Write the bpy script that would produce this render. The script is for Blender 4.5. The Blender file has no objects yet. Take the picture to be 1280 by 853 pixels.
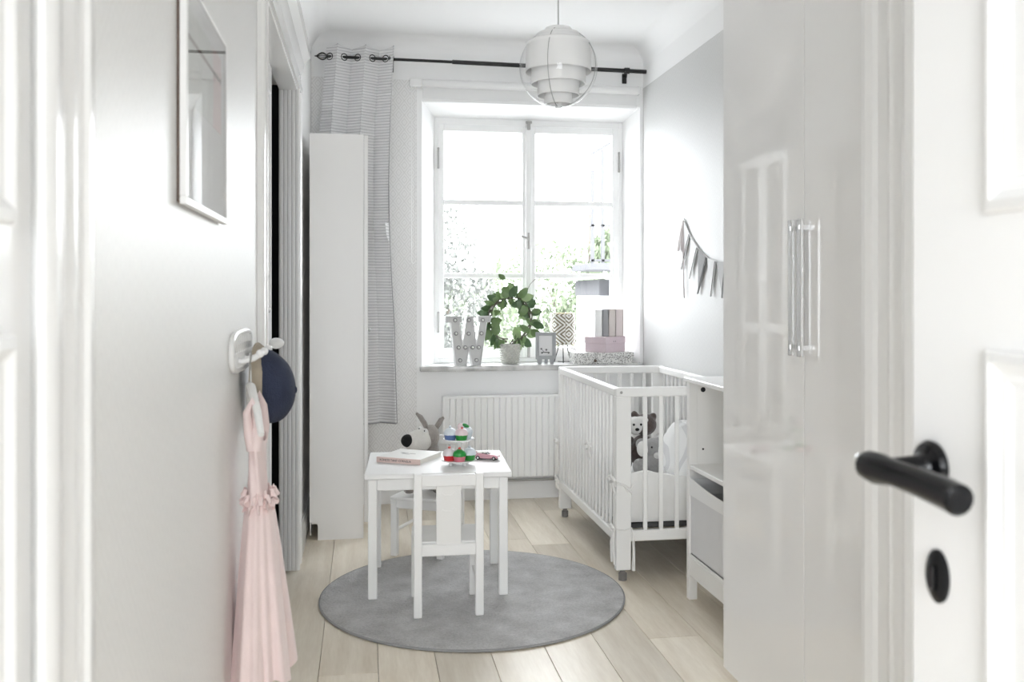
import bpy, bmesh, math, random
from mathutils import Vector, Matrix, Euler
PI = math.pi
random.seed(7)
scene = bpy.context.scene
COL = scene.collection

# ------------------------------------------------------------------ camera
cam_d = bpy.data.cameras.new('camera'); cam = bpy.data.objects.new('camera', cam_d); COL.objects.link(cam)
cam.location = (0, 0, 1.22)
cam.rotation_euler = (PI/2, 0, -math.atan(185/1150))
cam_d.sensor_width = 36; cam_d.lens = 1150/1280*36
cam_d.shift_y = -58.5/1280
cam_d.clip_start = 0.02; cam_d.clip_end = 200
cam_d.dof.use_dof = True; cam_d.dof.focus_distance = 4.1; cam_d.dof.aperture_fstop = 5.0
scene.camera = cam
# ------------------------------------------------------------------ sky and daylight
w = bpy.data.worlds.new('overcast_sky'); scene.world = w; w.use_nodes = True
w.node_tree.nodes['Background'].inputs[0].default_value = (.925, .965, 1.0, 1)
w.node_tree.nodes['Background'].inputs[1].default_value = 10.0
scene.view_settings.view_transform = 'Standard'; scene.view_settings.look = 'None'
scene.view_settings.gamma = 1.0; scene.view_settings.use_curve_mapping = False
scene.view_settings.exposure = 0.62
scene.cycles.max_bounces = 16; scene.cycles.diffuse_bounces = 12; scene.cycles.transparent_max_bounces = 24
def portal(name, loc, rot, sx, sy):
    l = bpy.data.lights.new(name, 'AREA'); l.shape = 'RECTANGLE'; l.size = sx; l.size_y = sy
    l.cycles.is_portal = True
    o = bpy.data.objects.new(name, l); COL.objects.link(o); o.location = loc; o.rotation_euler = rot
portal('window_portal', (1.01, 5.70, 1.55), (-PI/2, 0, 0), 1.25, 1.6)
portal('hall_fill_portal', (-.45, -2.65, 1.45), (PI/2, 0, 0), 1.7, 2.1)  # unseen opening behind the camera, added and sized to bring in fill light

# ------------------------------------------------------------------ materials
MATS = {}
def nt(m): return m.node_tree.nodes, m.node_tree.links
def mat(name, col, rough=.5, metal=0, spec=.5, var=0.0, vscale=8, bump=0.0, bscale=60, trans=0, coat=0, sheen=0, emis=None):
    if name in MATS: return MATS[name]
    m = bpy.data.materials.new(name); m.use_nodes = True; MATS[name] = m
    N, L = nt(m); b = N['Principled BSDF']
    b.inputs['Base Color'].default_value = (*col, 1); b.inputs['Roughness'].default_value = rough
    b.inputs['Metallic'].default_value = metal; b.inputs['Specular IOR Level'].default_value = spec
    b.inputs['Transmission Weight'].default_value = trans; b.inputs['Coat Weight'].default_value = coat
    b.inputs['Sheen Weight'].default_value = sheen
    tc = N.new('ShaderNodeTexCoord')
    if var > 0:
        n = N.new('ShaderNodeTexNoise'); n.inputs['Scale'].default_value = vscale; n.inputs['Detail'].default_value = 3
        L.new(tc.outputs['Object'], n.inputs['Vector'])
        r = N.new('ShaderNodeMix'); r.data_type = 'RGBA'
        r.inputs[6].default_value = (*[c*(1-var) for c in col], 1); r.inputs[7].default_value = (*[min(1, c*(1+var)) for c in col], 1)
        L.new(n.outputs['Fac'], r.inputs[0]); L.new(r.outputs[2], b.inputs['Base Color'])
    if bump > 0:
        n2 = N.new('ShaderNodeTexNoise'); n2.inputs['Scale'].default_value = bscale; n2.inputs['Detail'].default_value = 2
        L.new(tc.outputs['Object'], n2.inputs['Vector'])
        bp = N.new('ShaderNodeBump'); bp.inputs['Strength'].default_value = bump; bp.inputs['Distance'].default_value = .01
        L.new(n2.outputs['Fac'], bp.inputs['Height']); L.new(bp.outputs['Normal'], b.inputs['Normal'])
    return m
class NB:
    """small node helper"""
    def __init__(s, m): s.N, s.L = nt(m); s.b = s.N['Principled BSDF']
    def val(s, sock, v):
        if isinstance(v, (int, float)): sock.default_value = v
        else: s.L.new(v, sock)
    def math(s, op, a, b=None, c=None):
        n = s.N.new('ShaderNodeMath'); n.operation = op; s.val(n.inputs[0], a)
        if b is not None: s.val(n.inputs[1], b)
        if c is not None: s.val(n.inputs[2], c)
        return n.outputs[0]
    def mix(s, f, a, b):
        n = s.N.new('ShaderNodeMix'); n.data_type = 'RGBA'; s.val(n.inputs[0], f)
        for i, q in ((6, a), (7, b)):
            if isinstance(q, tuple): n.inputs[i].default_value = (*q, 1)
            else: s.L.new(q, n.inputs[i])
        return n.outputs[2]
    def xyz(s, which='Object'):
        t = s.N.new('ShaderNodeTexCoord'); x = s.N.new('ShaderNodeSeparateXYZ'); s.L.new(t.outputs[which], x.inputs[0]); return x.outputs
    def noise(s, scale, detail=2, vec=None, which='Object'):
        n = s.N.new('ShaderNodeTexNoise'); n.inputs['Scale'].default_value = scale; n.inputs['Detail'].default_value = detail
        if vec is None:
            t = s.N.new('ShaderNodeTexCoord'); vec = t.outputs[which]
        s.L.new(vec, n.inputs['Vector']); return n.outputs['Fac']
    def bump(s, h, strength, dist=.005):
        bp = s.N.new('ShaderNodeBump'); bp.inputs['Strength'].default_value = strength; bp.inputs['Distance'].default_value = dist
        s.L.new(h, bp.inputs['Height']); s.L.new(bp.outputs['Normal'], s.b.inputs['Normal'])
    def color(s, c): s.L.new(c, s.b.inputs['Base Color'])

WHITE = mat('white_wall_paint', (.91, .91, .91), .6, bump=.05, bscale=90)
CEIL = mat('ceiling_paint', (.92, .92, .92), .7, bump=.04, bscale=60)
GLOSS = mat('white_gloss_woodwork', (.88, .88, .88), .15, spec=.25)
LACQ = mat('white_lacquered_wood', (.89, .888, .88), .33)
LACQ2 = mat('off_white_lacquer', (.85, .845, .83), .4)
WARD = mat('white_high_gloss_door', (.89, .885, .88), .03, spec=.8)
FOIL = mat('white_foil_board', (.86, .85, .84), .4)
BLACK = mat('black_metal', (.012, .012, .012), .4)
BAKE = mat('black_bakelite', (.005, .005, .006), .16, spec=.3)
CHROME = mat('chrome', (.8, .8, .8), .12, 1)
STEEL = mat('brushed_steel', (.45, .45, .44), .35, 1)
DARK = mat('void_shade_black', (.015, .015, .016), .9)  # near-black that stands for shade inside hollows

def wallpaper(name, base, line, strength=1.0, limit=2.475):
    m = bpy.data.materials.new(name); m.use_nodes = True; n = NB(m)
    x, y, z = n.xyz()
    h = n.math('ADD', x, y)
    u = n.math('DIVIDE', h, .066); v = n.math('DIVIDE', z, .084)
    a = n.math('PINGPONG', u, .5); b = n.math('PINGPONG', v, .5)
    d = n.math('ADD', a, b)                       # nested diamonds
    st = n.math('PINGPONG', n.math('MULTIPLY', d, 4.0), .5)
    mask = n.math('LESS_THAN', st, .14)
    mask = n.math('MULTIPLY', mask, strength)
    mask = n.math('MULTIPLY', mask, n.math('LESS_THAN', z, limit))
    paper = n.mix(n.math('LESS_THAN', z, limit), (.90, .90, .90), base)
    n.color(n.mix(mask, paper, line)); n.b.inputs['Roughness'].default_value = .55
    n.bump(n.noise(160, 2), .06)
    return m
PAPER = wallpaper('lattice_wallpaper', (.85, .845, .84), (.66, .65, .64), .65)
PAPER_SOFT = wallpaper('pale_wallpaper', (.87, .87, .865), (.81, .81, .805), .7)
PAPER_SOFT.node_tree.nodes['Principled BSDF'].inputs['Roughness'].default_value = .42
PAPER_RIGHT = wallpaper('pale_wallpaper_darkened', (.64, .64, .635), (.59, .59, .585), .7)  # same pale paper, darkened to offset the window light on this wall

def glass_mat(name, refl=.08, tint=(1, 1, 1)):
    m = bpy.data.materials.new(name); m.use_nodes = True; N, L = nt(m); N.clear()
    o = N.new('ShaderNodeOutputMaterial'); t = N.new('ShaderNodeBsdfTransparent'); t.inputs[0].default_value = (*tint, 1)
    g = N.new('ShaderNodeBsdfGlossy'); g.inputs['Roughness'].default_value = .02
    lw = N.new('ShaderNodeLayerWeight'); lw.inputs['Blend'].default_value = .5
    pw_ = N.new('ShaderNodeMath'); pw_.operation = 'POWER'; L.new(lw.outputs['Facing'], pw_.inputs[0]); pw_.inputs[1].default_value = 4
    f = N.new('ShaderNodeMath'); f.operation = 'MULTIPLY_ADD'; L.new(pw_.outputs[0], f.inputs[0]); f.inputs[1].default_value = .7; f.inputs[2].default_value = refl*.35
    mx = N.new('ShaderNodeMixShader'); L.new(f.outputs[0], mx.inputs[0]); L.new(t.outputs[0], mx.inputs[1]); L.new(g.outputs[0], mx.inputs[2]); L.new(mx.outputs[0], o.inputs[0])
    return m
GLASS = glass_mat('clear_glass')
GLOBE = glass_mat('clear_globe_plastic', tint=(.985, .985, .985))

def wood_floor():
    m = bpy.data.materials.new('pale_oak_plank'); m.use_nodes = True; n = NB(m)
    oi = n.N.new('ShaderNodeObjectInfo')
    t = n.N.new('ShaderNodeTexCoord'); mp = n.N.new('ShaderNodeMapping'); mp.inputs['Scale'].default_value = (9, .9, 1)
    add = n.N.new('ShaderNodeVectorMath'); add.operation = 'ADD'
    comb = n.N.new('ShaderNodeCombineXYZ'); n.L.new(n.math('MULTIPLY', oi.outputs['Random'], 37), comb.inputs[0]); n.L.new(n.math('MULTIPLY', oi.outputs['Random'], 91), comb.inputs[1])
    n.L.new(t.outputs['Object'], add.inputs[0]); n.L.new(comb.outputs[0], add.inputs[1]); n.L.new(add.outputs[0], mp.inputs[0])
    n1 = n.noise(2.2, 5, mp.outputs[0]); n2 = n.noise(14, 4, mp.outputs[0]); n3 = n.noise(.9, 2, add.outputs[0])
    f = n.math('ADD', n.math('MULTIPLY', n1, .55), n.math('ADD', n.math('MULTIPLY', n2, .2), n.math('MULTIPLY', n3, .35)))
    r = n.N.new('ShaderNodeValToRGB'); n.L.new(f, r.inputs[0])
    r.color_ramp.elements[0].position = .36; r.color_ramp.elements[0].color = (.64, .56, .45, 1)
    r.color_ramp.elements[1].position = .72; r.color_ramp.elements[1].color = (.88, .82, .715, 1)
    tint = n.math('MULTIPLY_ADD', oi.outputs['Random'], .24, .88)
    hs = n.N.new('ShaderNodeHueSaturation'); n.L.new(r.outputs[0], hs.inputs['Color']); n.L.new(tint, hs.inputs['Value']); hs.inputs['Saturation'].default_value = 1.05
    n.color(hs.outputs[0]); n.b.inputs['Roughness'].default_value = .33
    n.bump(n2, .05)
    return m
OAK = wood_floor()
def marble():
    m = bpy.data.materials.new('grey_marble'); m.use_nodes = True; n = NB(m)
    f = n.noise(9, 6); r = n.N.new('ShaderNodeValToRGB'); n.L.new(f, r.inputs[0])
    r.color_ramp.elements[0].position = .38; r.color_ramp.elements[0].color = (.38, .38, .375, 1)
    r.color_ramp.elements[1].position = .62; r.color_ramp.elements[1].color = (.68, .675, .665, 1)
    n.color(r.outputs[0]); n.b.inputs['Roughness'].default_value = .25
    return m
MARBLE = marble()

# ------------------------------------------------------------------ geometry helpers
class G:
    def __init__(s): s.bm = bmesh.new(); s.uv = None
    def _merge(s, t):
        me = bpy.data.meshes.new('t'); t.to_mesh(me); t.free(); s.bm.from_mesh(me); bpy.data.meshes.remove(me)
    def box(s, x0, x1, y0, y1, z0, z1, bev=0.0, seg=1, M=None):
        t = bmesh.new(); bmesh.ops.create_cube(t, size=1)
        bmesh.ops.scale(t, vec=(x1-x0, y1-y0, z1-z0), verts=t.verts); bmesh.ops.translate(t, vec=((x0+x1)/2, (y0+y1)/2, (z0+z1)/2), verts=t.verts)
        if bev > 0: bmesh.ops.bevel(t, geom=t.edges[:], offset=bev, segments=seg, affect='EDGES', profile=.5)
        if M is not None: bmesh.ops.transform(t, matrix=M, verts=t.verts)
        s._merge(t); return s
    def prism(s, poly, a0, a1, axis='y', bev=0):
        """poly: 2D outline; axis y -> poly in (x,z); z -> (x,y); x -> (y,z)"""
        t = bmesh.new()
        def P(p, a): return {'y': (p[0], a, p[1]), 'z': (p[0], p[1], a), 'x': (a, p[0], p[1])}[axis]
        v0 = [t.verts.new(P(p, a0)) for p in poly]; v1 = [t.verts.new(P(p, a1)) for p in poly]
        t.faces.new(v0); t.faces.new(v1[::-1]); n = len(poly)
        for i in range(n): t.faces.new((v0[i], v1[i], v1[(i+1) % n], v0[(i+1) % n]))
        bmesh.ops.recalc_face_normals(t, faces=t.faces)
        if bev > 0: bmesh.ops.bevel(t, geom=t.edges[:], offset=bev, segments=1, affect='EDGES')
        s._merge(t); return s
    def tube(s, pts, r, n=8, closed=False, caps=True):
        pts = [Vector(p) for p in pts]; m = len(pts); rad = r if isinstance(r, (list, tuple)) else [r]*m
        t = bmesh.new(); rings = []; up = None
        for i, p in enumerate(pts):
            a = pts[(i-1) % m] if (closed or i > 0) else p; b = pts[(i+1) % m] if (closed or i < m-1) else p
            d = (b-a).normalized()
            if up is None:
                up = Vector((0, 0, 1)) if abs(d.z) < .9 else Vector((1, 0, 0))
            u = (up - d*up.dot(d)); u = u.normalized() if u.length > 1e-6 else d.orthogonal().normalized(); up = u
            v = d.cross(u)
            rings.append([t.verts.new(p + (u*math.cos(2*PI*k/n) + v*math.sin(2*PI*k/n))*rad[i]) for k in range(n)])
        for i in range(m if closed else m-1):
            A, B_ = rings[i], rings[(i+1) % m]
            for k in range(n): t.faces.new((A[k], A[(k+1) % n], B_[(k+1) % n], B_[k]))
        if caps and not closed: t.faces.new(rings[0][::-1]); t.faces.new(rings[-1])
        bmesh.ops.recalc_face_normals(t, faces=t.faces)
        s._merge(t); return s
    def lathe(s, prof, n=24, c=(0, 0, 0), M=None, mod=None):
        t = bmesh.new(); rings = []
        for (r, z) in prof:
            if r < 1e-5: rings.append([t.verts.new((0, 0, z))])
            else: rings.append([t.verts.new((r*(mod(2*PI*k/n, z) if mod else 1)*math.cos(2*PI*k/n), r*(mod(2*PI*k/n, z) if mod else 1)*math.sin(2*PI*k/n), z)) for k in range(n)])
        for A, B_ in zip(rings, rings[1:]):
            if len(A) == 1 and len(B_) == 1: continue
            for k in range(n):
                k2 = (k+1) % n
                if len(A) == 1: t.faces.new((A[0], B_[k2], B_[k]))
                elif len(B_) == 1: t.faces.new((A[k], A[k2], B_[0]))
                else: t.faces.new((A[k], A[k2], B_[k2], B_[k]))
        bmesh.ops.recalc_face_normals(t, faces=t.faces)
        if M is not None: bmesh.ops.transform(t, matrix=M, verts=t.verts)
        bmesh.ops.translate(t, vec=c, verts=t.verts)
        s._merge(t); return s
    def ball(s, c, r, rot=None, n=16):
        if not isinstance(r, (tuple, list)): r = (r, r, r)
        t = bmesh.new(); bmesh.ops.create_uvsphere(t, u_segments=n, v_segments=max(6, n*2//3), radius=1)
        bmesh.ops.scale(t, vec=r, verts=t.verts)
        if rot: bmesh.ops.transform(t, matrix=Euler(rot).to_matrix().to_4x4(), verts=t.verts)
        bmesh.ops.translate(t, vec=c, verts=t.verts)
        s._merge(t); return s
    def grid(s, fn, nu, nv, thick=0):
        t = bmesh.new(); V = [[t.verts.new(fn(i/nu, j/nv)) for j in range(nv+1)] for i in range(nu+1)]
        for i in range(nu):
            for j in range(nv): t.faces.new((V[i][j], V[i+1][j], V[i+1][j+1], V[i][j+1]))
        if thick:
            bmesh.ops.recalc_face_normals(t, faces=t.faces)
            bmesh.ops.solidify(t, geom=t.faces[:], thickness=thick)
        s._merge(t); return s
    def mesh(s, angle=35, smooth=True):
        bm = s.bm
        if smooth:
            for f in bm.faces: f.smooth = True
            lim = math.radians(angle)
            for e in bm.edges:
                if len(e.link_faces) == 2 and e.calc_face_angle(0) > lim: e.smooth = False
        me = bpy.data.meshes.new('mesh'); bm.to_mesh(me); bm.free(); return me
    def build(s, name, m, parent=None, loc=(0, 0, 0), rot=(0, 0, 0), angle=35, smooth=True):
        return place(name, s.mesh(angle, smooth), m, parent, loc, rot)
def place(name, me, m, parent=None, loc=(0, 0, 0), rot=(0, 0, 0)):
    o = bpy.data.objects.new(name, me); COL.objects.link(o)
    if m is not None and not me.materials: me.materials.append(m)
    o.parent = parent; o.location = loc; o.rotation_euler = rot
    return o
def tag(o, label, cat, group=None, kind=None):
    o['label'] = label; o['category'] = cat
    if group: o['group'] = group
    if kind: o['kind'] = kind
    return o
def thing(name, label, cat, loc=(0, 0, 0), rz=0, group=None):
    o = bpy.data.objects.new(name, None); COL.objects.link(o); o.location = loc; o.rotation_euler = (0, 0, rz); o.empty_display_size = .05
    return tag(o, label, cat, group)
def struct(o): o['kind'] = 'structure'; return o
def sroot(name, loc=(0, 0, 0)):
    o = bpy.data.objects.new(name, None); COL.objects.link(o); o.location = loc; return struct(o)
def bx(name, m, parent, *a, bev=.002, **k): return G().box(*a, bev=bev).build(name, m, parent, **k)
def text_mesh(body, size, m, extrude=.0004):
    cu = bpy.data.curves.new('t', 'FONT'); cu.body = body; cu.size = size; cu.extrude = extrude; cu.align_x = 'LEFT'
    o = bpy.data.objects.new('t', cu); COL.objects.link(o)
    me = bpy.data.meshes.new_from_object(o.evaluated_get(bpy.context.evaluated_depsgraph_get()))
    bpy.data.objects.remove(o); bpy.data.curves.remove(cu); me.materials.clear(); me.materials.append(m); return me

XL, XR, YB, ZC = -.30, 1.68, 5.41, 2.72
# ================================================================== SETTING
# floor with planks
floor = struct(G().box(-1.3, 1.9, -2.6, 5.75, -.06, -.014).build('floor', mat('floor_joint', (.16, .13, .10), .9)))
plank_mesh = {}
px = -.144 - .19*6
row = 0
while px < 1.9:
    y = -2.6 - random.uniform(0, 1.2)
    while y < 5.6:
        ln = random.choice((1.7, 1.95, 2.2)); y0, y1 = max(y, -2.6), min(y+ln, 5.6)
        if y1-y0 > .05:
            key = (round(y1-y0, 2))
            if key not in plank_mesh: plank_mesh[key] = G().box(-.0943, .0943, -key/2+.0005, key/2-.0005, -.014, 0, bev=.0012).mesh()
            place('plank', plank_mesh[key], OAK, floor, (px+.095, (y0+y1)/2, 0))
        y += ln
    px += .19; row += 1
# ceiling + coves
ceiling = struct(G().box(-1.3, 1.9, -2.6, 5.75, ZC, ZC+.1).build('ceiling', CEIL))
def cove(a, b, nrm, r=.085):
    """quarter round between wall and ceiling running a->b, nrm = direction into the room"""
    g = G(); a, b, nrm = Vector(a), Vector(b), Vector(nrm)
    prof = [(0, 0), (0, -r)] + [(r*(1-math.cos(t)), -r*(1-math.sin(t))) for t in [PI/2*k/8 for k in range(1, 8)]] + [(r, 0)]
    t = bmesh.new(); R = []
    for p in (a, b): R.append([t.verts.new(p + nrm*q[0] + Vector((0, 0, ZC+q[1]))) for q in prof])
    n = len(prof)
    for k in range(n): t.faces.new((R[0][k], R[0][(k+1) % n], R[1][(k+1) % n], R[1][k]))
    bmesh.ops.recalc_face_normals(t, faces=t.faces); g._merge(t)
    return g.build('cove', CEIL, ceiling, angle=60)
cove((XL, YB, 0), (XR, YB, 0), (0, -1, 0)); cove((XL, 0, 0), (XL, YB, 0), (1, 0, 0), .11); cove((XR, 0, 0), (XR, YB, 0), (-1, 0, 0), .11)
# left wall with two door openings
wl = struct(G().box(XL-.16, XL, 1.0, 2.76, 0, ZC).box(XL-.07, XL, 4.19, 5.75, 0, ZC).box(XL-.16, XL, 2.76, 4.20, 2.15, ZC)
     .box(XL-.16, XL, -.12, 1.0, 2.12, ZC).box(XL-.16, XL, -.12, .12, 0, 2.12).build('wall_left', PAPER_SOFT))
# right wall, near-right pier
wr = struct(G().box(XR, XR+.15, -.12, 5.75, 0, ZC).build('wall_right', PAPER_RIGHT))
wp = struct(G().box(.98, XR, 1.40, 1.70, 0, ZC).build('wall_pier', PAPER))
# front wall around the doorway the photograph is taken from
struct(G().box(.72, XR, -.12, 0.02, 0, ZC).box(XL, .72, -.12, .02, 2.15, ZC).build('wall_front', WHITE))
struct(G().box(-1.3, XL-.16, -.12, .0, 0, ZC).box(-1.4, -1.3, -2.7, 0, 0, ZC).box(1.9, 2.0, -2.7, 0, 0, ZC).box(1.68, 2.0, -.12, 0, 0, ZC)
       .box(-1.4, -1.3, -2.7, -2.6, 0, ZC).box(.4, 2.0, -2.7, -2.6, 0, ZC).box(-1.3, .4, -2.7, -2.6, 0, .4).box(-1.3, .4, -2.7, -2.6, 2.5, ZC).build('wall_hall', mat('hall_bounce_grey', (.5, .5, .5), .7)))  # unseen hall; added window opening and grey walls set the fill light
# back wall with splayed window niche
wb = struct(G().box(XL, .305, YB, 5.75, 0, ZC).build('wall_back', PAPER))
G().box(.305, XR, YB, 5.75, 2.36, ZC).build('lintel', WHITE, wb)
G().box(.305, XR, YB+.02, 5.75, 0, .77).build('apron_panel', WHITE, wb)
G().prism([(.305, YB), (.335, YB), (.424, 5.61), (.424, 5.75), (.305, 5.75)], .77, 2.36, 'z').build('window_reveal', WHITE, wb)
G().prism([(XR, YB), (1.66, YB), (1.607, 5.61), (1.607, 5.75), (XR, 5.75)], .77, 2.36, 'z').build('window_reveal', WHITE, wb)
G().prism([(YB, 2.36), (5.61, 2.30), (5.75, 2.30), (5.75, 2.36)], .335, 1.66, 'x').build('niche_soffit', WHITE, wb)
# baseboards
def baseboard(name, pts_len, axis, c, lo, hi, face):
    g = G()
    prof = [(0, 0), (.018, 0), (.018, .085), (.012, .095), (.008, .115), (0, .115)]
    if axis == 'x': g.prism([(c+face*p[0], p[1]) for p in prof], lo, hi, 'x')     # runs along x, poly (y,z)
    else: g.prism([(c+face*p[0], p[1]) for p in prof], lo, hi, 'y')
    return struct(g.build(name, GLOSS))
baseboard('baseboard_back', 0, 'x', YB+.02, .305, XR, -1); baseboard('baseboard_back_left', 0, 'x', YB, XL, .305, -1)
baseboard('baseboard_left', 0, 'y', XL, 4.36, YB, 1); baseboard('baseboard_right', 0, 'y', XR, 1.7, YB, -1)

# casing: moulded profile (across, height) extruded upright
def casing_profile(wd, h):
    return [(0, 0), (0, h*.55), (wd*.06, h*.9), (wd*.16, h), (wd*.26, h*.8), (wd*.30, h*.5), (wd*.48, h*.45), (wd*.52, h*.65), (wd*.58, h*.7), (wd*.64, h*.5),
            (wd*.80, h*.45), (wd*.84, h*.85), (wd*.92, h*.95), (wd*.98, h*.7), (wd, 0)]
def upright(name, parent, y0, y1, xw, face, z1, h=.022, flip=False, z0=0, m=GLOSS):
    wd = y1-y0; pr = casing_profile(wd, h)
    poly = [(xw+face*q[1], (y1-q[0]) if flip else (y0+q[0])) for q in pr]
    return G().prism(poly, z0, z1, 'z').build(name, m, parent, angle=25)
# door 1: panelled door in the left wall close by
d1 = sroot('door_1')
leaf = bx('door_leaf', GLOSS, d1, XL-.05, XL-.008, .12, .925, .01, 2.10)
def panel(parent, xf, face, y0, y1, z0, z1, m=GLOSS):
    prof = [(0, -.001), (0, .004), (.004, .009), (.012, .011), (.018, .008), (.022, .005), (.030, .0045), (.035, .001), (.055, .001), (.062, .002), (.085, .008), (.088, .008)]
    g = G(); t = bmesh.new(); R = []
    for d, h in prof:
        R.append([t.verts.new((xf+face*h, y, z)) for y, z in ((y0+d, z0+d), (y1-d, z0+d), (y1-d, z1-d), (y0+d, z1-d))])
    for A, B_ in zip(R, R[1:]):
        for k in range(4): t.faces.new((A[k], A[(k+1) % 4], B_[(k+1) % 4], B_[k]))
    t.faces.new(R[-1]); bmesh.ops.recalc_face_normals(t, faces=t.faces)
    if sum(f.normal.x for f in t.faces if len(f.verts) == 4 and abs(f.normal.x) > .9)*face < 0: bmesh.ops.reverse_faces(t, faces=t.faces)
    g._merge(t); g.build('raised_panel', m, parent, angle=30)
panel(leaf, XL-.008, 1, .20, .865, .64, 1.185); panel(leaf, XL-.008, 1, .20, .865, 1.28, 2.0); panel(leaf, XL-.008, 1, .20, .865, .10, .54)
G().box(XL-.16, XL-.001, .927, 1.0, 0, 2.12).box(XL-.16, XL-.06, .10, .93, 0, 2.12).build('jamb', GLOSS, d1)  # includes an unseen backing box added behind the leaf to seal out daylight
upright('casing', d1, .915, 1.07, XL, 1, 2.2, .012)
bx('casing_head', GLOSS, d1, XL, XL+.012, .0, 1.07, 2.12, 2.27, bev=.006)
# door 2: opening with moulded casing, leaf pulled to one side
d2 = sroot('door_2')
upright('casing', d2, 2.70, 2.81, XL, 1, 2.19, .022); upright('casing', d2, 4.16, 4.29, XL, 1, 2.19, .022, flip=True)
g = G()
for k in range(5): g.box(XL-.068+k*.0175, XL-.068+k*.0175+.014, 4.152, 4.166, 0, 2.15, bev=.003)
g.box(XL-.07, XL+.018, 4.158, 4.20, 0, 2.15); g.build('jamb', GLOSS, d2)
bx('jamb', GLOSS, d2, XL-.16, XL+.01, 2.755, 2.80, 0, 2.15); bx('jamb_head', GLOSS, d2, XL-.07, XL+.01, 2.76, 4.20, 2.12, 2.15)
g = G().prism([(XL, 2.13), (XL+.02, 2.13), (XL+.022, 2.16), (XL+.014, 2.17), (XL+.014, 2.22), (XL+.026, 2.24), (XL+.03, 2.27), (XL+.055, 2.30), (XL+.06, 2.33), (XL, 2.33)], 2.68, 4.31, 'y')
g.build('casing_head', GLOSS, d2, angle=25)
lf = bx('door_leaf', GLOSS, d2, XL-.10, XL-.06, 2.80, 3.74, .01, 2.115)
panel(lf, XL-.06, 1, 2.92, 3.62, .2, 1.0); panel(lf, XL-.06, 1, 2.92, 3.62, 1.15, 2.0)
G().ball((XL-.035, 3.66, 1.03), (.03, .022, .022)).tube([(XL-.06, 3.66, 1.03), (XL-.03, 3.66, 1.03)], .01).build('door_knob', GLOSS, lf)
struct(G().box(-1.2, -1.15, 2.6, 4.5, 0, 2.5).box(-1.2, XL-.165, 2.55, 2.6, 0, 2.5).box(-1.2, XL-.075, 4.5, 4.55, 0, 2.5).box(-1.2, XL-.165, 2.55, 4.55, 2.4, 2.5).box(-1.2, XL-.11, 2.55, 4.55, -.02, .004).build('wall_closet', DARK))  # closet walls coloured near-black to paint in the unlit interior
# trim on the pier at the right
t1 = struct(upright('trim_1', None, 1.50, 1.672, .98, -1, ZC, .026, flip=True))
# door 3: open leaf with black lever handle
d3 = sroot('door_3')
leaf3 = bx('door_leaf', GLOSS, d3, .62, .66, .13, .968, .01, 2.08, bev=.003)
panel(leaf3, .62, -1, .25, .835, 1.30, 2.0); panel(leaf3, .62, -1, .25, .835, .25, 1.165)
hd = G()
Rm = Matrix.Rotation(-PI/2, 4, 'Y')
hd.lathe([(0, 0), (.028, 0), (.029, .004), (.026, .009), (.016, .013), (.013, .02), (.011, .05), (.0125, .066), (0, .066)], 28, (.62, .928, 1.030), Rm).build('rose_and_neck', BAKE, leaf3)
hd = G().tube([(.556, .952, 1.030), (.554, .945, 1.030), (.553, .925, 1.030), (.556, .90, 1.030), (.560, .86, 1.028), (.562, .82, 1.025), (.561, .80, 1.023), (.561, .797, 1.023)],
              [.010, .0165, .0175, .0140, .0150, .0160, .0158, .0125], 14)
lev = hd.build('lever', BAKE, leaf3)
G().ball((.553, .955, 1.033), .0105).build('end_cap', CHROME, lev)
esc = G().lathe([(0, 0), (.027, 0), (.027, .003), (.022, .006), (0, .007)], 28, (0, 0, 0), Rm)
e = esc.build('keyhole_escutcheon', BAKE, leaf3, (.62, .918, .912)); e.scale = (1, .72, 1.08)
bx('keyhole_cover', BAKE, e, -.011, -.006, -.006, .006, -.014, .012, bev=.002)

# window
w1 = sroot('window_1')
g = G()
g.box(.424, .450, 5.61, 5.70, .80, 2.30, bev=.003).box(1.580, 1.607, 5.61, 5.70, .80, 2.30, bev=.003).box(.424, 1.607, 5.612, 5.70, 2.255, 2.30, bev=.003).box(.424, 1.607, 5.612, 5.70, .80, .835, bev=.003)
g.build('window_frame', GLOSS, w1)
def sash(x0, x1, gx0, gx1):
    s = G(); Y0, Y1 = 5.606, 5.645
    s.box(x0, gx0, Y0, Y1, .825, 2.262, bev=.004).box(gx1, x1, Y0, Y1, .825, 2.262, bev=.004)
    s.box(gx0-.001, gx1+.001, Y0, Y1, 2.218, 2.262, bev=.004).box(gx0-.001, gx1+.001, Y0, Y1, .825, .888, bev=.004)
    so = s.build('sash', GLOSS, w1)
    for z in (1.785, 1.335): bx('muntin', GLOSS, so, gx0-.002, gx1+.002, Y0+.006, Y1, z-.016, z+.016, bev=.004)
    for (z0, z1) in ((.888, 1.319), (1.351, 1.769), (1.801, 2.218)):
        G().box(gx0-.002, gx1+.002, Y0+.02, Y0+.023, z0-.002, z1+.002).build('pane', GLASS, so)
    return so
sl = sash(.446, 1.001, .482, .966); sr = sash(1.003, 1.584, 1.050, 1.539)
bx('meeting_strip', GLOSS, sl, .985, 1.022, 5.594, 5.607, .835, 2.25, bev=.004)
hg = mat('hinge_metal', (.42, .41, .40), .4, .6)
for (x, z) in ((.447, 2.05), (.447, 1.05), (1.583, 2.05), (1.583, 1.05)):
    G().tube([(x, 5.602, z-.055), (x, 5.602, z+.055)], .006, 10).ball((x, 5.602, z+.058), .0075, n=10).ball((x, 5.602, z-.058), .0075, n=10).build('hinge', hg, w1)
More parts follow.
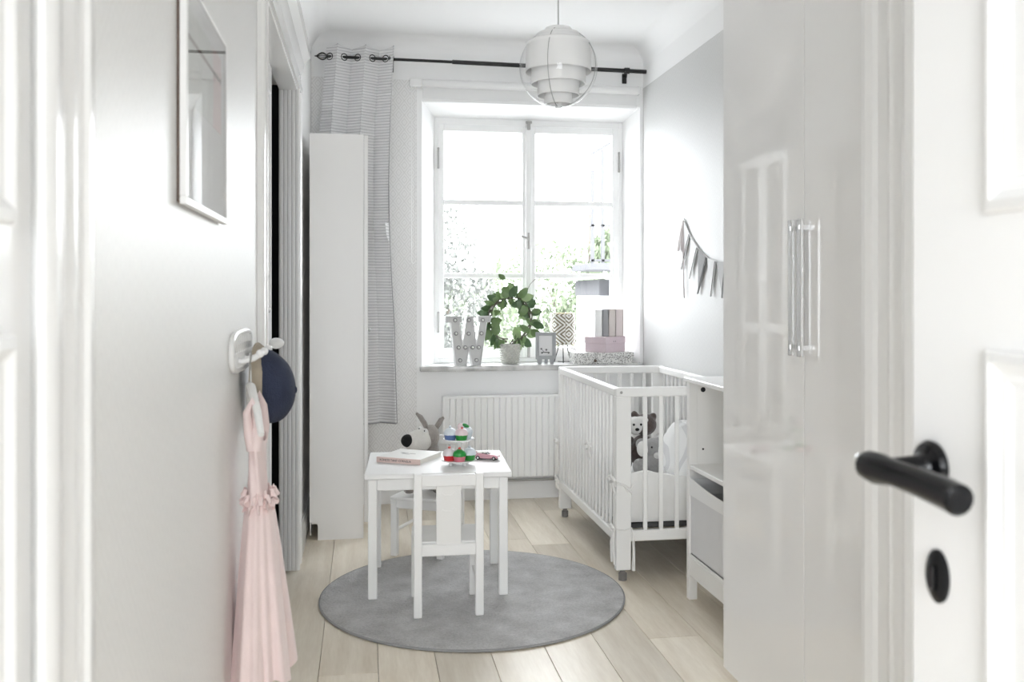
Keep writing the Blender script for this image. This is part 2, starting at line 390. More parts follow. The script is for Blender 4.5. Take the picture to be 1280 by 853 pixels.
G().box(.997, 1.012, 5.588, 5.596, 1.50, 1.60, bev=.002).tube([(1.004, 5.592, 1.56), (1.004, 5.57, 1.56), (.985, 5.562, 1.567), (.95, 5.562, 1.575)], .006, 8).build('window_handle', hg, w1)
G().box(.995, 1.015, 5.586, 5.604, 2.235, 2.285, bev=.003).box(.985, 1.025, 5.59, 5.6, 2.275, 2.29, bev=.002).build('bolt', hg, w1)
G().box(.995, 1.012, 5.588, 5.598, .83, .90, bev=.002).build('bolt', hg, w1)
g = G().box(.322, 1.668, 5.362, 5.62, .768, .800, bev=.005, seg=2); g.build('window_sill', MARBLE, w1)

# ================================================================== OUTSIDE
grass = mat('pale_gravel_ground', (.30, .30, .295), .9, var=.3)
struct(G().box(-60, 60, 5.9, 90, -3.2, -3.0).build('ground_outside', grass))
def foliage_mesh(blobs, n, size):
    v, f = [], []
    for i in range(n):
        c, r = random.choice(blobs)
        d = Vector((random.gauss(0, 1), random.gauss(0, 1), random.gauss(0, 1))).normalized()*(random.uniform(.35, 1)**.5)
        p = Vector(c) + Vector((d.x*r[0], d.y*r[1], d.z*r[2]))
        R = Euler((random.uniform(0, 6), random.uniform(0, 6), random.uniform(0, 6))).to_matrix(); s = size*random.uniform(.6, 1.3); k = len(v)
        for q in ((-1, 0, 0), (0, -.45, .12), (1, 0, 0), (0, .45, .12)): v.append(p + R @ (Vector(q)*s))
        f.append((k, k+1, k+2, k+3))
    me = bpy.data.meshes.new('foliage'); me.from_pydata(v, [], f); return me
bark = mat('bark', (.10, .085, .07), .9, bump=.4, bscale=12)
def tree(loc, blobs, n, size, col, label):
    t = thing('tree', label, 'tree', loc)
    G().tube([(0, 0, 0), (.1, 0, 1.5), (0, .1, 3), (.15, 0, 4.6), (.1, 0, 6.2)], [.28, .22, .19, .14, .05], 10).build('trunk', bark, t)
    g = G()
    for (c, r) in blobs: g.tube([(.05, 0, 2.6), (c[0]*.5, c[1]*.5, c[2]*.75), c], [.09, .06, .02], 6)
    g.build('branches', bark, t)
    o = place('foliage', foliage_mesh(blobs, n, size), mat('leaf_'+str(len(MATS)), col, .6, var=.35, vscale=.8), t); o['kind'] = 'stuff'
tree((.3, 13.8, -3), [((-.3, 0, 4.2), (1.2, 1, 1.3)), ((.5, 0, 4.9), (.9, .9, .9)), ((-.6, .2, 5.6), (.8, .8, .9)), ((1.0, .3, 4.0), (.8, .8, .8)), ((.3, .2, 3.2), (1.3, 1, .9)), ((-.4, .2, 6.4), (1.0, .8, .8))], 11000, .055, (.115, .12, .11), 'grey green leafy tree outside the left window sash')
tree((5.4, 22, -3), [((-1, 0, 4.4), (1.9, 1.2, 1.2)), ((.8, 0, 4.0), (1.7, 1.2, 1.2)), ((-.6, 0, 2.8), (2.4, 1.4, 1.2)), ((2.2, .3, 3.5), (1.4, 1.2, 1.6)), ((1.0, 0, 5.3), (1.0, .8, .6))], 12000, .085, (.13, .16, .10), 'pale green tree outside the right window sash')
tree((1.2, 24, -3), [((-.5, 0, 4.0), (2.2, 1.3, 1.4)), ((1, 0, 3.3), (2.0, 1.2, 1.2)), ((-1.2, 0, 5.3), (1.1, .8, .7))], 9000, .085, (.14, .16, .12), 'light green tree far behind the grey green tree')
grey = mat('weathered_grey_timber', (.055, .055, .06), .8, var=.1); pale = mat('pale_render', (.30, .30, .30), .8)
bal = thing('balcony', 'grey metal balcony with tall posts outside the right window sash', 'balcony', (2.9, 11, -3))
for x, h in ((-.13, 5.75), (.0, 6.0), (.12, 6.25)): bx('post', grey, bal, x-.02, x+.02, -.02, .02, 4.6, h)
for z in (4.62, 5.05): bx('rail', grey, bal, -.16, .6, -.02, .02, z, z+.03)
G().prism([(-.16, 5.95), (.5, 6.35), (.5, 6.31), (-.16, 5.91)], -.02, .02, 'y').build('handrail', grey, bal)
bx('deck', grey, bal, -.18, .9, -.1, .9, 4.52, 4.60); bx('support', pale, bal, .3, .8, .3, .8, 0, 4.52)
shed = thing('garden_house', 'small glare-white garden house with grey upper band below the balcony', 'building', (3.92, 12.0, -3))
rend = mat('glare_white_render', (.62, .62, .62), .8)  # white stands for the glare below the grey band
bx('wall', rend, shed, -.74, .9, .2, 1.6, 0, 4.2); bx('timber_band', grey, shed, -.76, .92, .18, 1.62, 4.2, 4.42)
G().prism([(-.95, 4.42), (-.95, 4.46), (1.1, 4.66), (1.1, 4.60)], .0, 1.8, 'y').build('roof', pale, shed)
bx('white_post', rend, shed, -.54, -.46, .10, .18, 0, 4.42)

# ================================================================== WINDOW DRESSING
rod = thing('curtain_rod', 'long thin black curtain rod with caged finial above the window', 'curtain rod', (.008, 5.35, 2.578))
G().tube([(-.215, 0, 0), (.50, 0, -.003)], .0085, 10).build('thin_pole', BLACK, rod)
G().tube([(.50, 0, -.003), (1.672, 0, -.016)], .0125, 12).build('thick_pole', BLACK, rod)
g = G()
for k in range(6):
    a = 2*PI*k/6; g.tube([(-.215 - .062*t, .021*math.sin(PI*t**.8)*math.cos(a), .021*math.sin(PI*t**.8)*math.sin(a)) for t in [i/8 for i in range(9)]], .0026, 6)
g.ball((-.279, 0, 0), (.008, .004, .004), n=8).ball((-.216, 0, 0), (.006, .012, .012), n=10); g.build('finial', BLACK, rod)
for x in (1.552, .148):
    z = -.014 if x > 1 else 0
    G().tube([(x-.014, 0, z), (x+.014, 0, z)], .019, 12).tube([(x, 0, z), (x, .02, z-.035), (x, .055, z-.035)], .006, 8).box(x-.014, x+.014, .050, .060, z-.065, z-.005, bev=.003).build('bracket', BLACK, rod)

def curtain_mat():
    m = bpy.data.materials.new('grey_ribbed_curtain'); m.use_nodes = True; n = NB(m)
    x, y, z = n.xyz(); s = n.math('SINE', n.math('MULTIPLY', z, 2*PI/.0165))
    f = n.math('GREATER_THAN', s, .55)
    n.color(n.mix(f, (.77, .77, .775), (.56, .56, .57))); n.b.inputs['Roughness'].default_value = .85
    n.bump(s, .35, .004)
    n.b.inputs['Subsurface Weight'].default_value = 0
    return m
cur = thing('curtain', 'grey ribbed eyelet curtain hanging behind the tall white bookcase', 'curtain', (.008, 5.35, 0))
def cfn(u, v):
    z = 2.636 - v*(2.636-.478)
    # left/right edges drift with height
    xl = -.205 - .045*min(1, v*4) ; xr = .175 - .03*math.sin(PI*min(1, v/.75)) + .012*max(0, v-.8)*5
    c_ = math.cos(2*PI*(u-.13)/.415)
    x = xl + (xr-xl)*u - .018*math.sin(4*PI*(u-.13)/.415)*(1-.5*v)
    y = -.034*(1-.3*v)*c_ + .010*math.sin(u*19+v*5)*v
    return (x, y + .004*v, z + .012*c_*max(0, 1-v*14))
G().grid(cfn, 84, 60, .0025).build('fabric', curtain_mat(), cur, angle=80)
hemm = mat('curtain_hem', (.34, .34, .35), .8)
G().tube([Vector(cfn(1, k/40)) + Vector((.001, -.002, 0)) for k in range(41)], .0028, 6).build('side_hem', hemm, cur)
G().tube([Vector(cfn(k/60, 1)) for k in range(61)], .0045, 6).build('bottom_hem', hemm, cur)
for u in (.026, .234, .44, .65, .855):
    p = Vector(cfn(u, .028)); q = Vector(cfn(u+.01, .028)); d = (q-p); a = math.atan2(d.y, d.x)
    M_ = Matrix.Rotation(a, 4, 'Z')
    pts = [M_ @ Vector((.019*math.cos(t), -.002, .019*math.sin(t))) + Vector((p.x, p.y, 2.578)) for t in [2*PI*k/16 for k in range(16)]]
    G().tube(pts, .0032, 6, closed=True).build('eyelet', mat('dark_eyelet_metal', (.03, .03, .03), .3, .8), cur)

rb = thing('roller_blind', 'white roller blind rolled up at the top of the window niche', 'blind', (0, 5.372, 2.45))
G().tube([(.335, 0, 0), (1.635, 0, 0)], .024, 20).build('rolled_fabric_tube', mat('blind_fabric', (.82, .82, .82), .7), rb)
bx('hanging_fabric', mat('blind_fabric', (.8, .8, .8), .7), rb, .338, 1.632, .016, .020, -.095, 0); bx('bottom_bar', GLOSS, rb, .338, 1.632, .010, .026, -.105, -.085, bev=.003)
for x0, x1 in ((.262, .335), (1.635, 1.65)): bx('bracket', GLOSS, rb, x0, x1, -.012, .038, -.022, .026, bev=.004)
g = G(); zc = [-.012 - .009*k for k in range(115)]
ch = [(.272, -.014, z) for z in zc] + [(.272+.011*(1-math.cos(t)), -.014, zc[-1]-.014*math.sin(t)) for t in [PI*k/6 for k in range(1, 6)]] + [(.294, -.014, z) for z in reversed(zc)]
g.tube(ch, .0016, 5); g.build('pull_chain', GLOSS, rb)

# radiator
rad = thing('radiator', 'white ribbed panel radiator under the window sill', 'radiator', (0, 5.385, 0))
radm = mat('radiator_enamel', (.87, .87, .87), .35)
def rfn(u, v): 
    x = .452 + u*1.168; k = (u*1.168/.0365) % 1
    return (x, -.062 - .011*(1 if .16 < k < .84 else 0 if (k < .06 or k > .94) else .55), .152 + v*.47)
G().grid(rfn, 384, 1).build('ribbed_front', radm, rad, angle=50)
bx('body', radm, rad, .452, 1.62, -.062, -.02, .15, .618, bev=.006); bx('top_grille', radm, rad, .449, 1.623, -.075, -.015, .614, .628, bev=.003)
for x in (.449, 1.613): bx('side_cover', radm, rad, x, x+.01, -.075, -.015, .148, .626, bev=.002)
for x in (.62, 1.45): bx('bracket', STEEL, rad, x, x+.03, -.02, .044, .2, .58)
G().tube([(.50, -.04, .15), (.50, -.04, .125), (1.60, -.04, .125), (1.60, -.04, .16)], .007, 8).build('pipe', STEEL, rad)

# pendant lamp
pl = thing('pendant_lamp', 'clear globe pendant lamp with white tiered cylinder shades', 'lamp', (.724, 3.40, 2.074))
shade = mat('white_opal_plastic', (.87, .87, .87), .35); cordm = mat('grey_cord', (.55, .55, .55), .5)
G().tube([(0, 0, .12), (0, 0, ZC-2.074-.02)], .003, 8).build('cord', cordm, pl)
G().lathe([(0, 0), (.045, 0), (.04, -.03), (.012, -.055), (0, -.055)], 20, (0, 0, ZC-2.074)).build('ceiling_cup', GLOSS, pl)
for (r, z0, z1, lid) in ((.052, .118, .146, 1), (.086, .086, .124, 1), (.124, -.016, .092, 1), (.104, -.062, .0, 0), (.080, -.105, -.048, 0), (.052, -.138, -.088, 0)):
    prof = [(r*1.0, z0), (r*.985, z1)] + ([(r*.93, z1+.004), (.0, z1+.004)] if lid else [(r*.96, z1), (r*.97, z0), (r, z0)])
    G().lathe(prof, 48).build('tier', shade, pl, angle=28)
for z, r in ((.0, .104), (-.05, .08), (-.09, .055)):
    g = G()
    for k in range(3):
        a = 2*PI*k/3+.4; g.tube([(0, 0, z), (r*math.cos(a), r*math.sin(a), z)], .0015, 5)
    g.build('spoke', shade, pl)
G().tube([(0, 0, -.13), (0, 0, .13)], .012, 10).build('stem', shade, pl)
gl = G().lathe([(.147*math.sin(t), .147*math.cos(t)) for t in [.12+(PI-.16)*k/36 for k in range(37)]], 56).build('globe', GLOBE, pl, angle=80)
wire = mat('globe_seam', (.35, .35, .35), .4)
for a in (math.radians(243), math.radians(327)):
    G().tube([(.148*math.sin(t)*math.cos(a), .148*math.sin(t)*math.sin(a), .148*math.cos(t)) for t in [.1+(PI-.14)*k/30 for k in range(31)]], .0013, 5).build('seam', wire, gl)
G().tube([(0, 0, -.152), (0, 0, -.135)], .012, 12).box(-.006, .006, -.016, .016, -.15, -.132).build('bottom_clip', shade, pl)

# ================================================================== BOOKCASE (left)
bc = thing('bookcase', 'tall white bookcase with glass doors against the left wall', 'bookcase', (-.266, 4.655, 0))
D, Wd, Hh = .266, .62, 2.018
notch = [(0, .09), (.02, .09), (.034, .085), (.04, .07), (.04, 0), (D-.002, 0), (D-.002, Hh), (0, Hh)]
for y in (0, Wd-.018): G().prism(notch, y, y+.018, 'y').build('side_panel', FOIL, bc)
bx('top_panel', FOIL, bc, 0, D-.002, .018, Wd-.018, Hh-.02, Hh); bx('plinth', FOIL, bc, D-.035, D-.02, .018, Wd-.018, 0, .075); bx('back_panel', FOIL, bc, .0, .006, .018, Wd-.018, .02, Hh-.02)
SH = (.075, .40, .72, 1.02, 1.33, 1.65)
for z in SH: bx('shelf', FOIL, bc, .008, D-.025, .018, Wd-.018, z, z+.018)
hw = (Wd-.006)/2
for k in range(2):
    y0 = .001+k*(hw+.003); y1 = y0+hw; g = G(); a = .055
    g.box(D, D+.02, y0, y0+a, .08, Hh-.004, bev=.002).box(D, D+.02, y1-a, y1, .08, Hh-.004, bev=.002)
    for (z0, z1) in ((.08, .14), (1.0, 1.055), (Hh-.06, Hh-.004)): g.box(D, D+.02, y0+a-.001, y1-a+.001, z0, z1, bev=.002)
    dr = g.build('door', FOIL, bc)
    for (z0, z1) in ((.14, 1.0), (1.055, Hh-.06)): G().box(D+.007, D+.011, y0+a-.004, y1-a+.004, z0-.004, z1+.004).build('pane', GLASS, dr)
    G().ball((D+.028, (y1-.027 if k == 0 else y0+.027), 1.03), .009, n=10).build('knob', STEEL, dr)
cols = [(.72, .70, .68), (.55, .56, .60), (.75, .62, .60), (.62, .66, .62), (.80, .78, .72), (.42, .44, .47), (.66, .58, .50)]
bn_ = ['pale grey', 'slate blue', 'dusty pink', 'sage green', 'ivory', 'dark grey', 'tan']
for si, z in enumerate((.418, .738, 1.038, 1.348)):
    y = 4.69
    while y < 5.21:
        th = random.uniform(.018, .045); h = random.uniform(.17, .25); dp = random.uniform(.13, .17)
        if random.random() < .12: y += .06; continue
        cc = random.randrange(len(cols))
        b = thing('book', '%s book on the %s shelf behind the bookcase glass doors' % (bn_[cc], ('second lowest', 'third lowest', 'third highest', 'second highest')[si]), 'book', (-.25, y, z), 0, 'books behind the bookcase glass doors')
        cm = mat('bookcloth_%d' % cc, cols[cc], .6)
        G().box(0, dp, 0, .002, 0, h).box(0, dp, th-.002, th, 0, h).box(dp-.003, dp, 0, th, 0, h).build('cover', cm, b)
        bx('pages', mat('paper_pages', (.82, .80, .74), .8), b, .004, dp-.003, .002, th-.002, .004, h-.004, bev=0)
        y += th+.002

# ================================================================== WARDROBE (right)
wa = thing('wardrobe', 'tall white high gloss wardrobe with two chrome bar handles', 'wardrobe', (1.135, 1.705, 0))
bx('carcass', FOIL, wa, .02, .54, 0.0, 1.095, .06, 2.36); bx('plinth', FOIL, wa, .03, .54, 0, 1.09, 0, .06)
for k, (y0, y1) in enumerate(((.002, .545), (.549, 1.094))):
    dr = bx('door', WARD, wa, 0, .019, y0, y1, .028, 2.36, bev=.0015)
    hy = .522 if k == 0 else .572
    hh = G().box(-.028, -.018, hy-.011, hy+.011, 1.058, 1.416, bev=.002).box(-.03, 0, hy-.004, hy+.004, 1.075, 1.087).box(-.03, 0, hy-.004, hy+.004, 1.387, 1.399)
    hh.build('bar_handle', mat('satin_chrome', (.72, .72, .72), .27, 1), dr)

# ================================================================== PICTURE on left wall
pf = thing('framed_picture', 'large white framed picture hanging on the left wall', 'picture', (XL, 1.555, 1.366))
fw, fh = .455, .385
g = G(); a = .013; fr = mat('white_frame_paint', (.86, .86, .86), .3)
for (y0, y1, z0, z1) in ((0, fw, 0, a), (0, fw, fh-a, fh), (0, a, a, fh-a), (fw-a, fw, a, fh-a)): g.box(.005, .017, y0, y1, z0, z1, bev=.0015)
g.build('frame', fr, pf); bx('backing', mat('brown_board', (.14, .10, .08), .8), pf, .0, .006, .003, fw-.003, .003, fh-.003)
bx('mount', mat('white_mount', (.84, .84, .83), .8), pf, .006, .010, a-.002, fw-a+.002, a-.002, fh-a+.002)
def print_mat():
    m = bpy.data.materials.new('pale_landscape_print'); m.use_nodes = True; n = NB(m)
    x, y, z = n.xyz(); f = n.noise(14, 5)
    c = n.mix(f, (.62, .66, .60), (.82, .80, .77)); c = n.mix(n.math('GREATER_THAN', n.math('ADD', y, n.math('MULTIPLY', f, .1)), .36), c, (.80, .62, .60))
    band = n.math('MULTIPLY', n.math('GREATER_THAN', z, .283), n.math('LESS_THAN', z, .292))
    n.color(n.mix(band, c, (.22, .15, .12))); n.b.inputs['Roughness'].default_value = .6
    return m
bx('print', print_mat(), pf, .0095, .0105, .05, fw-.05, .18, fh-.05, bev=0)
G().box(.0145, .0155, a-.003, fw-a+.003, a-.003, fh-a+.003).build('glazing', GLASS, pf)

# ================================================================== HOOK, CAP, HANGER, DRESS
hk = thing('coat_hook', 'white cast metal wall hook plate with curled slots and pegs', 'hook', (XL, 2.31, 1.085))
hm = mat('white_enamel_metal', (.84, .84, .84), .25)
g = G()
sg = lambda q, e: math.copysign(abs(q)**e, q)
pts = [(.006, .17*sg(math.cos(t), .55), .045*sg(math.sin(t), .55)) for t in [2*PI*k/40 for k in range(40)]]
g.tube(pts, .007, 8, closed=True)
for k in range(-4, 5):
    yy = k*.034; hz = .045*(1-abs(yy/.17)**3.6)**.28
    g.tube([(.006, yy-.016, -hz), (.008, yy-.01, -hz*.4), (.008, yy+.010, 0), (.008, yy-.01, hz*.4), (.006, yy+.014, hz)], .0052, 6)
g.tube([(.006, -.17, 0), (.006, .17, 0)], .0055, 6); g.build('openwork_plate', hm, hk)
for yy in (-.09, .0, .10):
    G().tube([(.0, yy, -.018), (.02, yy, -.022), (.045, yy, -.016), (.058, yy, -.006)], [.008, .0068, .0065, .0075], 10).ball((.06, yy, -.004), .0098, n=12).build('peg', hm, hk)
# cap: dome pointing into the room, brim towards the doorway
cp = thing('cap', 'navy blue child cap with beige brim hanging on the wall hook', 'cap', (-.252, 2.405, .988))
navy = mat('navy_cotton', (.022, .03, .062), .85, var=.25, vscale=30, bump=.3, bscale=260); beige = mat('beige_felt', (.40, .345, .27), .9, var=.15, vscale=50)
def dome(u, v):
    a = u*2*PI; e = v*PI/2
    s = 1+.035*math.cos(3*a)*math.cos(e)+.02*math.sin(5*a+6*e)*math.sin(2*e)
    return (.078*math.sin(e)**.9, .088*math.cos(e)*math.cos(a)*s, .092*math.cos(e)*math.sin(a)*s - .012*math.sin(e))
crown = G().grid(dome, 36, 12, -.002).build('crown', navy, cp, angle=80)
G().ball((.079, 0, -.012), (.005, .009, .009), n=10).build('button', navy, crown)
for k in range(3):
    a = PI*k/3+.5; G().tube([Vector(dome(a/(2*PI), v/10)) + Vector((.001, 0, 0)) for v in range(11)] + [Vector(dome((a+PI)/(2*PI), v/10)) + Vector((.001, 0, 0)) for v in range(9, -1, -1)], .0014, 5).build('seam', navy, crown)
def brim(u, v):
    a = math.radians(72 + 200*u); k = math.sin(PI*u)**.35
    return (.006 - .028*v*k, .089*math.cos(a)*(1+.10*v*k), .093*math.sin(a)*(1+.10*v*k) + .012*v*k)
G().grid(brim, 24, 8, .004).build('brim', beige, cp, angle=80)
G().tube([brim(k/24, 1) for k in range(25)], .0028, 6).build('brim_edge', beige, cp)
G().grid(lambda u, v: (-.001-.018*v, .083*math.cos(u*2*PI), .087*math.sin(u*2*PI)), 36, 2, .002).build('sweatband', mat('dark_band', (.02, .015, .015), .9), cp)
# hanger
hn = thing('clothes_hanger', 'small white clothes hanger hooked on the wall peg', 'hanger', (-.262, 2.225, 1.01))
G().tube([(.0, .004, .062), (.002, -.008, .072), (.002, -.016, .064), (.0, -.014, .05), (0, 0, .032), (.0, 0, .0)], .0022, 8).build('hook', STEEL, hn)
G().tube([(.040, -.150, -.098), (.026, -.10, -.052), (.003, -.012, -.006), (-.003, .012, -.006), (-.014, .10, -.052), (-.022, .150, -.098)], [.007, .009, .010, .010, .009, .007], 8).build('shoulder_bar', mat('white_painted_wood', (.85, .85, .84), .4), hn)
# dress
dress = thing('dress', 'pale pink tulle child dress hanging on the white hanger', 'dress', (-.245, 2.215, .352))
def cloth(name, col):
    m = mat(name, col, .85, var=.07, vscale=14, bump=.15, bscale=200, sheen=.3)
    return m
tulle = cloth('pink_tulle', (.83, .685, .67)); satin = mat('pink_satin', (.82, .68, .67), .5, var=.05, vscale=20, bump=.1, bscale=60)
def skirt(u, v):
    a = u*2*PI; z = .385*(1-v)
    pl = 1 + (.13*math.sin(a*6+1.4*math.sin(a*2)) + .05*math.sin(a*14+1+2*math.sin(a)))*(.2+.8*v)
    rx = (.030 + .036*v**.8); ry = (.055 + .105*v**.75)
    return (rx*math.cos(a)*pl + .004 + .012*v, ry*math.sin(a)*pl, z + .010*math.sin(a*5)*v - (.012*v if math.cos(a) < 0 else 0))
G().grid(skirt, 150, 26, .0012).build('skirt', tulle, dress, angle=85)
def under(u, v):
    a = u*2*PI; return ((.026+.030*v)*math.cos(a)*(1+.1*math.sin(7*a)) + .004 + .012*v, (.05+.09*v)*math.sin(a)*(1+.1*math.sin(7*a)), .38-.36*v)
G().grid(under, 90, 12, .001).build('underskirt', tulle, dress, angle=85)
def bodice(u, v):
    a = u*2*PI; z = .375 + .19*v
    wv = 1+.06*math.sin(a*6+v*5)
    return (.024*math.cos(a)*(1-.3*v)*wv, (.056+.014*v)*math.sin(a)*wv, z - .05*v*(math.cos(a)**2)*.8)
G().grid(bodice, 60, 14, .0012).build('bodice', satin, dress, angle=85)
for s in (-1, 1):
    G().tube([(.0, s*.056, .515), (.008, s*.062, .555), (.006 - s*.0, s*.070, .600), (-.004, s*.074, .628), (-.016, s*.070, .600), (-.012, s*.060, .55), (-.004, s*.054, .515)], [.016, .013, .009, .008, .009, .012, .015], 10).build('shoulder_strap', satin, dress, angle=85)
def ruffle(k):
    def f(u, v):
        a = u*2*PI; r = 1+.18*math.sin(a*13+k*2)*(.3+v)+.08*math.sin(a*29)
        return (.005 + .032*math.cos(a)*r*(1+.12*v), .056*math.sin(a)*r*(1+.10*v), .392 - k*.016 + .018*(1-v) + .006*math.sin(a*11+k*2)+.004*math.sin(a*23))
    return f
for k in range(2): G().grid(ruffle(k), 120, 4, .001).build('waist_ruffle', tulle, dress, angle=85)

# ================================================================== RUG
def rugmat():
    m = bpy.data.materials.new('grey_felted_wool'); m.use_nodes = True; n = NB(m)
    a = n.noise(9, 5); b = n.noise(130, 3); f = n.math('ADD', n.math('MULTIPLY', a, .6), n.math('MULTIPLY', b, .42))
    r = n.N.new('ShaderNodeValToRGB'); n.L.new(f, r.inputs[0])
    r.color_ramp.elements[0].position = .3; r.color_ramp.elements[0].color = (.32, .315, .315, 1); r.color_ramp.elements[1].position = .75; r.color_ramp.elements[1].color = (.66, .655, .655, 1)
    n.color(r.outputs[0]); n.b.inputs['Roughness'].default_value = .95; n.b.inputs['Sheen Weight'].default_value = .2
    n.bump(b, .8, .01); return m
rug = thing('rug', 'round grey wool rug on the pale plank floor', 'rug', (.437, 3.715, 0))
RM = rugmat()
G().lathe([(0, 0), (.60, 0), (.61, .003), (.6115, .007), (.606, .011), (.59, .012), (.3, .012), (0, .012)], 120).build('pile', RM, rug, angle=50)
G().tube([(.6095*math.cos(t), .6095*math.sin(t), .006) for t in [2*PI*k/120 for k in range(120)]], .005, 6, closed=True).build('bound_edge', mat('rug_edge', (.30, .30, .30), .95), rug)

# ================================================================== CHILD TABLE AND CHAIRS
tb = thing('childrens_table', 'small white square childrens table standing on the round rug', 'table', (.305, 3.895, .012), math.radians(-3))
bx('tabletop', LACQ, tb, -.292, .292, -.258, .258, .478, .500, bev=.004)
for (x, y) in ((-1, -1), (1, -1), (-1, 1), (1, 1)): bx('leg', LACQ, tb, *sorted((x*.278, x*.242)), *sorted((y*.232, y*.196)), 0, .479, bev=.003)
for y in (-.222, .206): bx('apron', LACQ, tb, -.243, .243, y, y+.016, .428, .479)
for x in (-.266, .250): bx('apron', LACQ, tb, x, x+.016, -.197, .197, .428, .479)
def make_chair(label, loc, rz, relief=True):
    c = thing('childrens_chair', label, 'chair', loc, rz, 'childrens chairs at the small table')
    W2, Dp = .131, .135
    for s in (-1, 1):
        bx('back_post', LACQ, c, *sorted((s*W2, s*(W2-.031))), -Dp, -Dp+.028, 0, .536, bev=.003)
        bx('front_leg', LACQ, c, *sorted((s*W2, s*(W2-.031))), Dp-.028, Dp, 0, .262, bev=.003)
        bx('side_rail', LACQ, c, *sorted((s*(W2-.006), s*(W2-.022))), -Dp+.026, Dp-.026, .222, .262)
        G().tube([(s*(W2-.014), -Dp+.02, .115), (s*(W2-.014), Dp-.02, .115)], .0075, 10).build('stretcher', LACQ, c)
    bx('top_rail', LACQ, c, -W2+.029, W2-.029, -Dp+.004, -Dp+.024, .488, .532, bev=.003)
    bx('lower_back_rail', LACQ, c, -W2+.029, W2-.029, -Dp+.006, -Dp+.022, .228, .272, bev=.003)
    bx('front_rail', LACQ, c, -W2+.029, W2-.029, Dp-.022, Dp-.006, .222, .262)
    bx('seat', LACQ, c, -W2+.001, W2-.001, -Dp+.024, Dp+.008, .262, .278, bev=.004)
    sp = bx('back_splat', LACQ2, c, -.047, .047, -Dp+.009, -Dp+.019, .268, .490, bev=.002)
    # engraved running animals, shallow relief
    def critter(cx, cz, s):
        q = [(-1, .3), (-.75, .75), (-.5, .45), (.3, .45), (.75, .95), (.95, .5), (.7, .2), (.8, -.6), (.6, -.65), (.4, -.05), (-.3, -.05), (-.55, -.7), (-.78, -.6), (-.65, .0)]
        return [(cx+x*s, cz+z*s*.8) for x, z in q]
    for cz in (.445, .385): G().prism(critter(0, cz, .030), -Dp+.005, -Dp+.010, 'y').build('animal_relief', LACQ2, sp)
    return c
make_chair('small white chair with animal carved splat, its back turned to the doorway', (.316, 3.567, .012), math.radians(-1))
make_chair('small white chair behind the table with the plush dog sitting on it', (.30, 4.362, .006), math.radians(152))

# ---- book on table
bk = thing('picture_book', 'white hardcover book with pale pink spine lying on the small table', 'book', (.0, 0, .512))
P0, P1 = Vector((.052, 3.925)), Vector((.228, 3.822)); dr_ = (P1-P0).normalized(); nn = Vector((-dr_.y, dr_.x)); ang = math.atan2(dr_.y, dr_.x)
bk.location = (P0.x, P0.y, .512); bk.rotation_euler = (0, 0, ang)
Lw, Ld = (P1-P0).length, .215
pinkspine = mat('pale_pink_spine', (.76, .60, .56), .6); bcov = mat('cream_book_cover', (.82, .81, .78), .35); pages = mat('paper_pages', (.82, .80, .74), .8)
cv = G().box(0, Lw, .004, Ld, 0, .0025, bev=.0008).box(0, Lw, .004, Ld, .0195, .022, bev=.0008).build('cover', bcov, bk)
bx('spine', pinkspine, bk, 0, Lw, -.001, .006, 0, .022, bev=.001); bx('page_block', pages, bk, .004, Lw-.004, .006, Ld-.004, .0025, .0195, bev=0)
place('spine_lettering', text_mesh('KONSTE TANT CORNELIA', .0125, mat('dark_ink', (.06, .05, .05), .7)), None, bk, (.016, -.0012, .0068), (PI/2, 0, 0))
g = G(); random.seed(3)
for k in range(7): g.ball((Lw*.42+random.uniform(-.03, .03), Ld*.55+random.uniform(-.018, .018), .0222), (.012, .006, .0004), n=8)
g.build('cover_drawing', mat('grey_ink', (.45, .44, .43), .8), bk)

